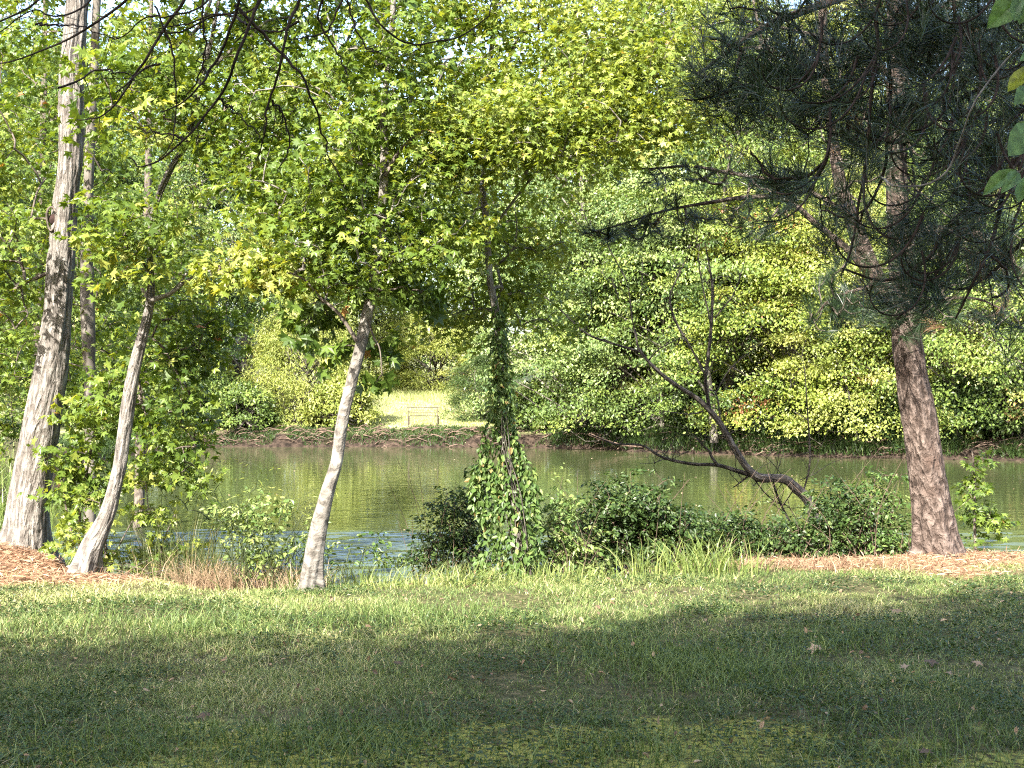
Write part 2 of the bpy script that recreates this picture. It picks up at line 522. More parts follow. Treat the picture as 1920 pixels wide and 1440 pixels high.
def crown(parent, nodes, targets, m, L, size, mat, bark, tpl=STAR, base=.45, r0=.0035, name="crown", **kw):
    tb, dr = grow(nodes, targets, r0=r0, power=.36, rmax=.018)
    tb.build("branch_sprays", bark, parent)
    p, a, nr, s = sprays(targets, dr, m, L, size, **kw)
    return leaves(name, tpl, p, a, nr, s, tones(len(targets), m, base), mat, parent)


# ================================================================== TERRAIN
POND = np.array([(-5.1, 14.7), (-4.3, 14.0), (-3.3, 12.95), (-2.2, 12.75), (-.9, 12.8), (.2, 13.3), (2.2, 14.1), (4.5, 14.4), (7, 14.6), (12, 15.5), (26, 19), (34, 34), (22, 42), (15.5, 44.2),
                 (11, 45.6), (8, 47), (5.5, 49), (3, 51.5), (0, 53), (-3, 53.2), (-8, 53.6), (-11.6, 54), (-13.2, 50), (-12.2, 40), (-10.2, 30), (-7.9, 22), (-6.2, 17.5), (-5.4, 15.6)], float)


def pond_dist(x, y):
    """signed distance to the shoreline, positive on land"""
    x = np.asarray(x, float).ravel(); y = np.asarray(y, float).ravel()
    wx = x + (vnoise(x*.9, y*.9, seed=40)-.5)*.7; wy = y + (vnoise(x*.9+50, y*.9, seed=41)-.5)*.7
    d = np.full(x.shape, 1e9); inside = np.zeros(x.shape, bool)
    n = len(POND)
    for i in range(n):
        a = POND[i]; b = POND[(i+1) % n]
        e = b-a; px_, py_ = wx-a[0], wy-a[1]
        t = np.clip((px_*e[0]+py_*e[1])/(e@e), 0, 1)
        d = np.minimum(d, np.hypot(px_-t*e[0], py_-t*e[1]))
        c = ((a[1] > wy) != (b[1] > wy))
        xi = a[0]+(wy-a[1])/(b[1]-a[1]+1e-12)*(b[0]-a[0])
        inside ^= c & (wx < xi)
    return np.where(inside, -d, d)


def sstep(x, a, b):
    t = np.clip((x-a)/(b-a), 0, 1); return t*t*(3-2*t)


def ground_z(x, y):
    shp = np.shape(x)
    x = np.asarray(x, float).ravel(); y = np.asarray(y, float).ravel()
    d = pond_dist(x, y)
    near = y < 30
    zb = np.where(near, np.interp(d, [-5, -1, 0, .35, .9, 1.6], [-2.2, -1.3, -.8, -.5, -.14, 0]), np.interp(d, [-5, -1, 0, .25, .8, 2.5], [-2.2, -1.2, -.8, -.5, -.25, -.05]))
    hill = sstep(y, 56, 80)*1.15 + np.maximum(0, y-80)*.05
    side = sstep(np.abs(x), 30, 70)*3
    z = zb + np.where(d > 0, hill+side*sstep(y, 0, 40), 0) + (fbm(x*.7, y*.7, seed=3)-.5)*.07*sstep(d, .2, 2) + (fbm(x*3, y*3, seed=9)-.5)*.02
    z = z + .24*np.exp(-(((x+4.7)/1.5)**2+((y-12.45)/.62)**2)) + .10*np.exp(-(((x-4.0)/1.3)**2+((y-12.9)/.5)**2))
    return z.reshape(shp)


def straw_mask(x, y):
    nz = fbm(x*1.3, y*1.3, seed=21)
    # left mound and right apron of pine straw
    l = sstep(-2.75-x+(nz-.5)*1.2, 0, .25)*sstep(y-11.05+(nz-.5)*1.0, 0, .35)
    edge = 12.1-.22*np.clip(x-2, 0, 3)
    r = sstep(x-1.75+(nz-.5)*1.5, 0, .8)*sstep(y-edge+(nz-.5)*1.6, 0, .6)
    return np.clip(np.maximum(l, r), 0, 1)*(y < 17)


def moss_mask(x, y):
    nz = fbm(x*1.1+7, y*2.6, seed=31, oct=3)
    return sstep(nz+.34*sstep(-y, -7.0, -5.9)-.22*sstep(np.abs(x+.4), 1.3, 2.2)+.9*(fbm(x*6, y*9, seed=35, oct=3)-.5), .64, .78)*(y < 7.0)


def axis_pts(segs):
    out = []
    for a, b, st in segs:
        out.append(np.arange(a, b, st))
    out.append([segs[-1][1]])
    return np.concatenate(out)


gx = axis_pts([(-300, -60, 20), (-60, -20, 2), (-20, -9, .5), (-9, 9, .09), (9, 24, .5), (24, 60, 2), (60, 301, 20)])
gy = axis_pts([(-120, -10, 10), (-10, 4, 1), (4, 17, .08), (17, 42, .6), (42, 60, .3), (60, 100, 1.5), (100, 320, 20)])
GX, GY = np.meshgrid(gx, gy)
GZ = ground_z(GX, GY)
nx, ny = len(gx), len(gy)
i = np.arange(ny-1)[:, None]*nx; j = np.arange(nx-1)[None, :]
GF = np.stack([i+j, i+j+1, i+nx+j+1, i+nx+j], -1).reshape(-1, 4)
gd = pond_dist(GX, GY)
xs, ys = GX.ravel(), GY.ravel()
attrs = {
    "straw": straw_mask(xs, ys),
    "moss": moss_mask(xs, ys),
    "shaded_mud": np.clip(1-gd/np.where(ys < 30, .9, 1.1), 0, 1),
    "meadow": sstep(ys, 40, 54),
}


def ground_mat():
    m, nt, out = new_mat("ground_cover")
    L = nt.links.new
    tc = N(nt, "ShaderNodeTexCoord")
    def noise(s, d=5):
        n = N(nt, "ShaderNodeTexNoise"); n.inputs["Scale"].default_value = s; n.inputs["Detail"].default_value = d
        L(tc.outputs["Object"], n.inputs["Vector"]); return n.outputs["Fac"]
    def attr(a): return N(nt, "ShaderNodeAttribute", attribute_name=a).outputs["Fac"]
    def mixc(f, a, b):
        x = N(nt, "ShaderNodeMix", data_type='RGBA'); L(f, x.inputs[0]); L(a, x.inputs[6]); L(b, x.inputs[7]); return x.outputs[2]
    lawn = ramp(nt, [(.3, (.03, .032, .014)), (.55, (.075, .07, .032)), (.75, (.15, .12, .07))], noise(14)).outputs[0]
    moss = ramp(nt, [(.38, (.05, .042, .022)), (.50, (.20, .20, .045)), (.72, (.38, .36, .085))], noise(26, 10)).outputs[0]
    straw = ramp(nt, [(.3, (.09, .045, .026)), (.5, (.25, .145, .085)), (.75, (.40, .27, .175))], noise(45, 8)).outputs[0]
    shaded_mud = ramp(nt, [(.35, (.012, .009, .007)), (.65, (.05, .036, .027))], noise(6, 8)).outputs[0]  # bank mud, darkened to carry the shade under the far trees
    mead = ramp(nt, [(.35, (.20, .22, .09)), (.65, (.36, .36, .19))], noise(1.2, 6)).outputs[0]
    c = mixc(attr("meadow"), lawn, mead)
    c = mixc(attr("moss"), c, moss)
    c = mixc(attr("straw"), c, straw)
    ms = N(nt, "ShaderNodeMath", operation='MULTIPLY', use_clamp=True); ms.inputs[1].default_value = 2.2; L(attr("shaded_mud"), ms.inputs[0])
    c = mixc(ms.outputs[0], c, shaded_mud)
    b = N(nt, "ShaderNodeBsdfPrincipled"); b.inputs["Roughness"].default_value = .95; b.inputs["Specular IOR Level"].default_value = .1
    L(c, b.inputs["Base Color"])
    bp = N(nt, "ShaderNodeBump"); bp.inputs["Strength"].default_value = .8; bp.inputs["Distance"].default_value = .03
    L(noise(40, 6), bp.inputs["Height"]); L(bp.outputs[0], b.inputs["Normal"]); L(b.outputs[0], out.inputs[0])
    return m


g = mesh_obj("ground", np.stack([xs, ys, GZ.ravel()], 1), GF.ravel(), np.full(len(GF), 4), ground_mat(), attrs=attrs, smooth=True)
tag(g, "grassy ground with pine straw by the trees and muddy pond banks", None, None, "structure")


def water_mat():
    m, nt, out = new_mat("pond_water")
    L = nt.links.new
    tc = N(nt, "ShaderNodeTexCoord")
    b = N(nt, "ShaderNodeBsdfPrincipled")
    b.inputs["Base Color"].default_value = (.046, .058, .022, 1)
    b.inputs["Roughness"].default_value = .035
    b.inputs["IOR"].default_value = 1.33
    mp = N(nt, "ShaderNodeMapping"); mp.inputs["Scale"].default_value = (.5, 1.3, 1); L(tc.outputs["Object"], mp.inputs[0])
    n1 = N(nt, "ShaderNodeTexNoise"); n1.inputs["Scale"].default_value = 2.4; n1.inputs["Detail"].default_value = 3; L(mp.outputs[0], n1.inputs["Vector"])
    bp = N(nt, "ShaderNodeBump"); bp.inputs["Distance"].default_value = .007; L(n1.outputs["Fac"], bp.inputs["Height"])
    L(bp.outputs[0], b.inputs["Normal"]); L(b.outputs[0], out.inputs[0])
    return m


wx = axis_pts([(-34, -10, 4), (-10, 9.6, .055), (9.6, 60, 4)]); wy = axis_pts([(12.5, 25.5, .05), (25.5, 62, 3)])
WX, WY = np.meshgrid(wx, wy)
wamp = sstep(-(WY+1.4*(fbm(WX*.35, WY*.9, seed=91)-.5)), -23.3, -22.5)*(np.abs(WX) < 9.4)*(.8+1.1*fbm(WX*.5, WY*1.2, seed=93))
wph = fbm(WX*.6, WY*.6, seed=94)*9
WZ = -.8+wamp*(.0085*np.sin(WY*15+WX*1.7+wph)+.006*np.sin(WY*24-WX*3.1+wph*1.7)+.022*(fbm(WX*2.2, WY*4.5, seed=95, oct=2)-.5)+.012*(vnoise(WX*5, WY*9, seed=96)-.5))
i = np.arange(len(wy)-1)[:, None]*len(wx); j = np.arange(len(wx)-1)[None, :]
WF = np.stack([i+j, i+j+1, i+len(wx)+j+1, i+len(wx)+j], -1).reshape(-1, 4)
wt = mesh_obj("water", np.stack([WX.ravel(), WY.ravel(), WZ.ravel()], 1), WF.ravel(), np.full(len(WF), 4), water_mat(), smooth=True)
tag(wt, "green pond water, calm far out and rippled near the bank", None, None, "structure")

# ================================================================== LAWN GRASS
def in_lawn(n, y0, y1, extra=2.0):
    y = R(y0, y1, n*2); hw = .365*y+extra
    x = R(-1, 1, n*2)*(.365*y1+extra); k = np.abs(x) < hw
    return x[k][:n], y[k][:n]


def lawn(n, y0, y1, name, ln, wd, tonebase, keep=None):
    x, y = in_lawn(n, y0, y1)
    d = pond_dist(x, y); k = d > 1.5
    k &= rng.random(len(x)) > straw_mask(x, y)*.9
    k &= rng.random(len(x)) > moss_mask(x, y)*.8
    dens = fbm(x*2.2, y*2.2, seed=61)
    k &= rng.random(len(x)) < .72+2.2*(dens-.42)
    x, y, dens = x[k], y[k], dens[k]
    big = fbm(x*.8, y*.8, seed=66)
    L_ = ln*R(.5, 1.35, len(x))**1.3*(.55+2.0*(dens-.25)+.7*(big-.5))
    lean = rng.normal(size=(len(x), 2))*.85
    t = np.clip(tonebase+(big-.5)*1.1+rng.normal(0, .24, len(x)), 0, .92)
    t[rng.random(len(x)) < .05] = .97
    return x, y, L_, np.full(len(x), wd)*R(.7, 1.3, len(x)), lean, t


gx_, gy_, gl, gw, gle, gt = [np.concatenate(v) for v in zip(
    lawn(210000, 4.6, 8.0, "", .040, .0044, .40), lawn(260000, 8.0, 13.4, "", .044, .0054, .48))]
gz_ = ground_z(gx_, gy_)
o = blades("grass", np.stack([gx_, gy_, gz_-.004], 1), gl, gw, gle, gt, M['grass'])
tag(o, "short patchy lawn grass in the foreground, shaded in front and sunlit at the back", None, None, "stuff")

# coarse tufts: longer, bluer patches in the lawn
tp = [P(1240, 1262, 7.8)[:2], P(1420, 1275, 7.6)[:2], P(1150, 1215, 8.5)[:2], P(330, 1180, 9.1)[:2], P(700, 1165, 9.5)[:2], P(690, 1400, 6.2)[:2], P(1330, 1240, 8.1)[:2],
      P(860, 1160, 9.6)[:2], P(100, 1180, 9.2)[:2], P(1180, 1420, 6.05)[:2], P(540, 1420, 6.1)[:2], P(1700, 1420, 6.1)[:2], P(210, 1410, 6.1)[:2], P(480, 1170, 9.3)[:2], P(1600, 1200, 8.7)[:2]]
pp = []; le = []
for c in tp:
    n = 520
    q = c+rng.normal(size=(n, 2))*np.array([.28, .30]); pp.append(q)
pp = np.vstack(pp); n = len(pp)
o = blades("tufted_grass", np.column_stack([pp, ground_z(pp[:, 0], pp[:, 1])-.004]), R(.07, .17, n), np.full(n, .006), rng.normal(size=(n, 2))*.6, np.clip(rng.normal(.3, .15, n), 0, .9), M['grass'], seg=3)
tag(o, "longer coarse grass tufts scattered through the lawn", None, None, "stuff")

# clover and low weeds
x, y = in_lawn(110000, 4.8, 11.5)
k = (fbm(x*1.4, y*1.4, seed=77)+R(-.06, .06, len(x)) > .51) & (pond_dist(x, y) > 1.6) & (straw_mask(x, y) < .3); x, y = x[k], y[k]
n = len(x)
pos = np.stack([x, y, ground_z(x, y)+R(.008, .045, n)], 1)
ax = rnd_dirs(n); ax[:, 2] = R(-.1, .4, n)
o = leaves("clover", OVATE, pos, ax, np.array([0, 0, 1.0])+rng.normal(size=(n, 3))*.35, R(.014, .03, n), np.clip(rng.normal(.3, .15, n), 0, .85), M['bush'])
tag(o, "low clover and creeping weeds among the lawn grass", None, None, "stuff")

x, y = in_lawn(900, 5, 13)
k = pond_dist(x, y) > 1.0; x, y = x[k], y[k]; n = len(x)
ax = rnd_dirs(n); ax[:, 2] *= .5
o = leaves("leaf_litter", OVATE, np.stack([x, y, ground_z(x, y)+R(.02, .06, n)], 1), ax, np.array([0, 0, 1.0])+rng.normal(size=(n, 3))*.6, R(.015, .05, n), R(0, .8, n), M['dry'])
tag(o, "bits of brown leaf litter scattered over the lawn", None, None, "stuff")

# pine straw litter
x, y = in_lawn(200000, 10.4, 14.4)
k = (rng.random(len(x)) < straw_mask(x, y)) & (pond_dist(x, y) > .9); x, y = x[k], y[k]; n = len(x)
pos = np.stack([x, y, ground_z(x, y)+R(0, .03, n)], 1)
ax = rnd_dirs(n); ax[:, 2] *= .22
o = leaves("pine_straw", (LANCE[0]*np.array([.22, 1, 1]), LANCE[1]), pos, ax, np.array([0, 0, 1.0])+rng.normal(size=(n, 3))*.4, R(.04, .11, n), R(0, 1, n), M['straw'])
tag(o, "reddish pine straw and dead needles round the tree bases", None, None, "stuff")

# ================================================================== NEAR TREES
def near_nodes(tr, zmin, zmax=99):
    return [q for q in tr if zmin < q[2] < zmax]


def off_nodes(pts, n=12):
    return [q for q in catmull(np.array(pts, float), n)]


# ---- 1 big left sweetgum
t1 = empty("sweetgum_tree", P(45, 1052, 12.8), "thickest sweetgum at the left edge, ridged grey bark, leaning right with a dark knothole", "tree")
tr = trunk("trunk", [(44, 1075, 96), (46, 1050, 86), (52, 1000, 76), (57, 930, 71), (78, 800, 68), (95, 700, 60), (107, 600, 54), (115, 500, 53), (122, 400, 50), (131, 300, 46), (133, 150, 46), (143, 30, 40), (150, -150, 36), (158, -420, 26), (170, -800, 12)],
           12.8, M['bark_gum'], t1, 64, .019, .03, 2, freq=(11, .8))
tg = [ell(-60, -150, 13.9, 330, 1.6, 190, 44), ell(60, 60, 13.3, 110, .6, 60, 8), ell(-40, 330, 13.0, 130, .8, 190, 60), ell(-30, 560, 12.8, 90, .5, 110, 22),
      ell(250, -160, 13.8, 200, 1.2, 150, 24), ell(5, 420, 12.3, 50, .3, 60, 7), ell(-250, 200, 12.8, 160, 1.2, 300, 30)]
crown(t1, near_nodes(tr, 2.6), np.vstack(tg), 32, .34, .088, M['gum'], M['bark_dark'], base=.42)
# knothole lip
kt = Tubes(); a = np.linspace(0, 2*math.pi, 15)
kc = P(103, 413, 12.8)+np.array([0, -.10, 0])
kp = np.stack([kc[0]+.042*np.cos(a), kc[1]+.01*np.sin(a*2), kc[2]+.11*np.sin(a)], 1)
kt.add(kp, np.full(15, .013), 8, .008, (3, 8), 4)
kt.build("knothole_rim", M['bark_dark'], t1)
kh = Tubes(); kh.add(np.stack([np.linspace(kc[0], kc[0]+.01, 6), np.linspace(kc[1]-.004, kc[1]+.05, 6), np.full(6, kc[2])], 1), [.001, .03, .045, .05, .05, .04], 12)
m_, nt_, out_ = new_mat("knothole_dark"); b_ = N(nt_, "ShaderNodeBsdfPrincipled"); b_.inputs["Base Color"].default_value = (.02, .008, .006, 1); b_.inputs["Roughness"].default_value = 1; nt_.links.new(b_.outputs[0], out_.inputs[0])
kh.build("knothole", m_, t1)  # near-black plug; its colour stands in for the shade inside the hole

# ---- 2 slim tree behind it
t2 = empty("sweetgum_tree", P(168, 1075, 15.2)*np.array([1, 1, 0])+np.array([0, 0, -.5]), "slim shaded tree standing close behind the thick leaning trunk at the left", "tree")
tr = trunk("trunk", [(168, 1100, 26), (168, 1000, 24), (170, 800, 23), (168, 700, 22), (165, 600, 26), (163, 500, 25), (165, 380, 20), (172, 200, 18), (180, 50, 16), (186, -200, 13), (190, -500, 6)],
           15.2, M['bark_far'], t2, 28, .006, .05, 5)  # darker bark stands in for the shade on this trunk
tg = [ell(160, 130, 15.4, 190, 1.0, 200, 60), ell(120, 420, 15.4, 170, .8, 150, 45), ell(190, -120, 15, 250, 1, 120, 20), ell(90, 640, 15.4, 150, .8, 110, 34), ell(250, 520, 15.6, 120, .7, 120, 28)]
crown(t2, near_nodes(tr, 1.2), np.vstack(tg), 32, .36, .085, M['gum'], M['bark_dark'], base=.33)

# ---- 3 crooked tree
t3 = empty("sweetgum_tree", P(170, 1080, 11.8), "crooked scaly sweetgum that leans right out of the pine straw beside the thick trunk", "tree")
tr = trunk("trunk", [(158, 1092, 50), (163, 1075, 42), (174, 1030, 37), (202, 965, 29), (222, 888, 26), (235, 800, 26), (247, 715, 25), (267, 630, 20), (280, 573, 17), (283, 526, 14), (281, 470, 12), (287, 400, 12), (318, 320, 12), (349, 270, 12), (367, 200, 11), (382, 130, 9), (402, 50, 8), (420, -60, 6)],
           11.8, M['bark_gum'], t3, 40, .012, .028, 8, freq=(6, 1.2))
lb = Tubes()
p, r = px_path([(281, 566, 11), (298, 558, 10), (316, 552, 9), (332, 541, 8), (346, 529, 7), (364, 519, 5), (400, 505, 4)], 11.75); lb.add(catmull(p, 20), np.interp(np.linspace(0, 1, 20), np.linspace(0, 1, len(r)), r), 8, .002, seed=3)
p2, r = px_path([(322, 548, 7), (340, 528, 5), (352, 510, 4), (380, 490, 3)], 11.75); lb.add(catmull(p2, 14), np.interp(np.linspace(0, 1, 14), np.linspace(0, 1, len(r)), r), 7)
p3, r = px_path([(315, 98, 7), (338, 82, 8), (360, 64, 8), (380, 40, 7), (396, 0, 6)], 12.1); lb.add(catmull(p3, 14), np.interp(np.linspace(0, 1, 14), np.linspace(0, 1, len(r)), r), 7)
p4, r = px_path([(560, 30, 4), (500, 40, 5), (470, 70, 6), (415, 110, 7), (372, 170, 8)], 11.9)
lb.add(catmull(p4, 14), np.interp(np.linspace(0, 1, 14), np.linspace(0, 1, len(r)), r), 7)
lb.build_each("limb", M['bark_smooth'], t3)
nodes = near_nodes(tr, 2.3)+[np.append(q, 0) for q in catmull(p, 6)]+[np.append(q, 0) for q in catmull(p4, 6)]
tg = [ell(290, 190, 11.6, 130, .7, 110, 34), ell(250, 420, 11.5, 80, .5, 70, 18), ell(330, 60, 11.8, 150, .6, 80, 16), ell(420, 180, 11.9, 120, .8, 120, 26), ell(230, 480, 11.6, 60, .4, 60, 12)]
crown(t3, nodes, np.vstack(tg), 26, .30, .098, M['gum'], M['bark_dark'], base=.47)
tg = np.vstack([ell(480, 490, 11.5, 90, .4, 38, 18), ell(410, 505, 11.6, 50, .3, 28, 8), ell(560, 520, 11.5, 50, .4, 34, 9)])
tb, dr = grow(nodes, tg); tb.build("branch_sprays", M['bark_dark'], t3)
p_, a_, n_, s_ = sprays(tg, dr, 20, .24, .10, droop=.8)
leaves("yellowed_foliage", STAR, p_, a_, n_, s_, tones(len(tg), 20, .62), M['gumy'], t3)
# drooping skirt at x 300-400, y 560-860
tg = np.vstack([ell(325, 640, 12.3, 65, .4, 80, 26), ell(350, 740, 12.4, 50, .4, 80, 20), ell(330, 850, 12.4, 55, .4, 60, 16), ell(390, 590, 12.4, 70, .5, 60, 16), ell(270, 750, 12.8, 60, .4, 130, 22)])
tb, dr = grow(nodes+[np.append(q, 0) for q in catmull(np.array([P(262, 650, 11.8), P(300, 640, 12.1), P(330, 700, 12.3)]), 6)], tg, up=.1); tb.build("branch_sprays", M['bark_dark'], t3)
p_, a_, n_, s_ = sprays(tg, dr, 22, .28, .09, droop=.8)
leaves("hanging_foliage", STAR, p_, a_, n_, s_, tones(len(tg), 22, .38), M['gum'], t3)

# ---- 4 leaning young sweetgum
t4 = empty("sweetgum_tree", P(585, 1103, 11.05), "smooth pale leaning young sweetgum at the lawn edge, left of the middle", "tree")
tr = trunk("trunk", [(573, 1122, 52), (579, 1100, 38), (585, 1060, 34), (592, 1017, 33), (612, 930, 27), (631, 866, 23), (640, 800, 23), (659, 715, 22), (676, 650, 22), (689, 586, 22), (702, 535, 20), (713, 430, 18), (721, 310, 16), (720, 200, 13), (735, 50, 11), (742, -150, 9), (750, -350, 5)],
           11.05, M['bark_smooth'], t4, 36, .0045, .03, 11)
lb = Tubes()
def limb(T, lst, Y, n=18, sides=7, rough=.001, seed=1):
    p, r = px_path(lst, Y)
    q = catmull(np.hstack([p, r[:, None]]), n)
    T.add(q[:, :3], np.maximum(q[:, 3], .0012), sides, rough, seed=seed)
    return q
q1 = limb(lb, [(670, 640, 9), (652, 612, 8), (637, 590, 7), (618, 572, 6), (600, 558, 5), (573, 526, 4), (540, 510, 3)], 10.95)
q2 = limb(lb, [(722, 330, 10), (745, 290, 8), (770, 262, 7), (800, 240, 5)], 11.0)
q3 = limb(lb, [(690, 600, 5), (700, 630, 4), (712, 655, 3), (716, 700, 2)], 10.95)
lb.build_each("limb", M['bark_dark'], t4)
nodes = near_nodes(tr, 2.45)+list(q1[4::3])+list(q2[4::4])
tg = [ell(722, 190, 10.8, 45, .12, 70, 9), ell(732, 50, 10.8, 50, .12, 60, 9), ell(330, -260, 10.9, 230, .6, 100, 46), ell(560, -230, 10.9, 120, .5, 80, 16), ell(640, 470, 11.0, 140, .7, 80, 48), ell(700, 330, 11.2, 190, .9, 120, 80), ell(560, 400, 11.4, 130, .7, 110, 40), ell(700, 110, 11.4, 240, .7, 130, 80), ell(620, -90, 11.4, 260, .8, 100, 30),
      ell(800, 440, 11.3, 90, .6, 90, 32), ell(500, 230, 11.6, 130, .8, 150, 45), ell(850, -10, 12.2, 160, .5, 110, 40), ell(420, 60, 12.4, 120, .5, 90, 20), ell(560, 30, 12.2, 120, .5, 80, 22)]
crown(t4, nodes, np.vstack(tg), 36, .34, .078, M['gum'], M['bark_smooth'], base=.43)  # leaf tone lowered to paint in shade from the canopy above
tg = np.vstack([ell(590, 585, 11.15, 60, .25, 32, 13), ell(628, 640, 11.1, 20, .15, 40, 6), ell(712, 650, 11.15, 22, .15, 26, 5), ell(716, 705, 11.1, 12, .1, 20, 3), ell(700, 535, 11.1, 70, .3, 26, 10), ell(770, 540, 11.1, 50, .3, 30, 8)])
tb, dr = grow(list(q1[4::3])+list(q3)+near_nodes(tr, 1.9, 3), tg, up=0, sag=.1); tb.build("branch_sprays", M['bark_dark'], t4)
p_, a_, n_, s_ = sprays(tg, dr, 10, .16, .125, droop=1.6, tilt=1.2)
leaves("low_foliage", STAR, p_, a_, n_, s_, tones(len(tg), 10, .12), M['gum'], t4)  # low leaf tone paints in the shade on these leaves

# ---- 5 vine-wrapped tree in the middle
t5 = empty("sweetgum_tree", P(978, 1085, 12.2), "slender middle tree whose lower trunk is wrapped in leafy vine", "tree")
tr = trunk("trunk", [(990, 1100, 36), (984, 1077, 28), (973, 1008, 26), (956, 888, 19), (943, 827, 17), (943, 780, 16), (941, 737, 15), (937, 685, 15), (936, 638, 15), (930, 586, 16), (920, 534, 13), (917, 500, 13), (910, 400, 13), (905, 340, 11), (917, 250, 10), (916, 150, 9), (930, 0, 8), (940, -250, 5)],
           12.2, M['bark_smooth'], t5, 26, .007, .03, 17, freq=(5, 3))
lb = Tubes()
q1 = limb(lb, [(905, 345, 8), (890, 358, 7), (872, 362, 6), (858, 350, 5), (840, 380, 3)], 12.1)
q2 = limb(lb, [(916, 240, 8), (940, 180, 7), (955, 110, 7), (975, 60, 6), (990, 0, 5)], 12.1)
q3 = limb(lb, [(930, 420, 6), (1000, 330, 5), (1080, 250, 5), (1180, 190, 4)], 11.9)
q4 = limb(lb, [(840, 225, 7), (850, 180, 7), (855, 140, 6), (845, 128, 4)], 12.0)
lb.build_each("limb", M['bark_smooth'], t5)
nodes = near_nodes(tr, 2.35)+list(q1[6::4])+list(q2[4::4])+list(q3[3::2])
tg = [ell(920, 250, 11.3, 170, .6, 95, 78), ell(1060, 230, 11.2, 190, .55, 95, 90), ell(1170, 140, 11.5, 165, .6, 110, 90), ell(1010, 50, 11.9, 210, .7, 110, 72), ell(950, 430, 12.7, 140, .4, 90, 44), ell(1000, -100, 12.2, 300, .8, 110, 34),
      ell(880, 550, 12.6, 160, .3, 46, 28), ell(1000, 580, 12.8, 70, .3, 55, 9), ell(1260, 230, 11.5, 85, .5, 50, 24), ell(1250, 20, 12, 120, .8, 120, 34), ell(850, 600, 12.4, 75, .3, 26, 7)]
crown(t5, nodes, np.vstack(tg), 44, .34, .064, M['gumy'], M['bark_smooth'], base=.38)

# vine round trunk 5
def vine_leaves(name, parent, cx, wid, Y, n, size, mat, tone=.42, dy=.22):
    """cx: [(px,py,halfwidth_px)] centre line from top to bottom"""
    a = np.array(cx, float); a[:, 2] *= .62; t = R(0, 1, n)**.85*(len(a)-1)
    px_ = np.interp(t, range(len(a)), a[:, 0]); py_ = np.interp(t, range(len(a)), a[:, 1]); hw = np.interp(t, range(len(a)), a[:, 2])
    lump = .65+.9*fbm(py_*.03, px_*.0+cx[0][0], seed=int(cx[0][0]) % 97, oct=2)
    an = R(0, 2*math.pi, n); rr = np.sqrt(R(.25, 1, n))*lump
    k = Y/FPX
    pos = np.stack([(px_-960)*k+np.cos(an)*rr*hw*k, Y+np.sin(an)*rr*np.minimum(hw*k, dy*2), CZ-(py_-720)*k+rng.normal(size=n)*.03], 1)
    nr = np.stack([np.cos(an), np.sin(an), np.full(n, .6)], 1)+rng.normal(size=(n, 3))*.5
    ax = np.stack([np.cos(an)*.4, np.sin(an)*.4, np.full(n, -1.0)], 1)+rng.normal(size=(n, 3))*.5
    tn = np.clip(rng.normal(tone, .2, n), 0, .93); tn[rng.random(n) < .02] = 1
    return leaves(name, OVATE, pos, ax, nr, size*R(.5, 1.15, n), tn, mat, parent)
for cx_, n_v in (([(934, 570, 16), (936, 640, 24), (940, 700, 30), (942, 790, 44)], 520), ([(938, 690, 8), (947, 760, 18), (962, 830, 24), (990, 900, 28), (996, 960, 26), (998, 1060, 24)], 820), ([(932, 750, 10), (915, 830, 22), (899, 880, 24), (891, 920, 16), (898, 965, 9)], 520),
                 ([(946, 790, 20), (952, 850, 28), (962, 930, 24), (985, 990, 14), (1000, 1060, 12)], 620), ([(928, 850, 14), (918, 950, 20), (908, 1050, 24), (905, 1075, 22)], 380), ([(950, 880, 50), (966, 1000, 62), (975, 1078, 66)], 900)):
    vine_leaves("vine", t5, cx_, 60, 12.12, n_v, .066, M['vine'], tone=.40, dy=.14)
vt = Tubes()
for k in range(12):
    x0 = R(-26, 30); ph = R(0, 6)
    limb(vt, [(976+x0, 1085, 2.6), (968+x0*.8+7*math.sin(ph), 1000, 2.4), (956+x0*.6+8*math.sin(ph+1.5), 920, 2.2), (946+x0*.45+7*math.sin(ph+3), 845, 1.8), (941+x0*.2+4*math.sin(ph+4), 770, 1.1)], 12.15-.05+R(-.12, .12), 22, 5)
vt.build("stem_vines", M['bark_snag'], t5)

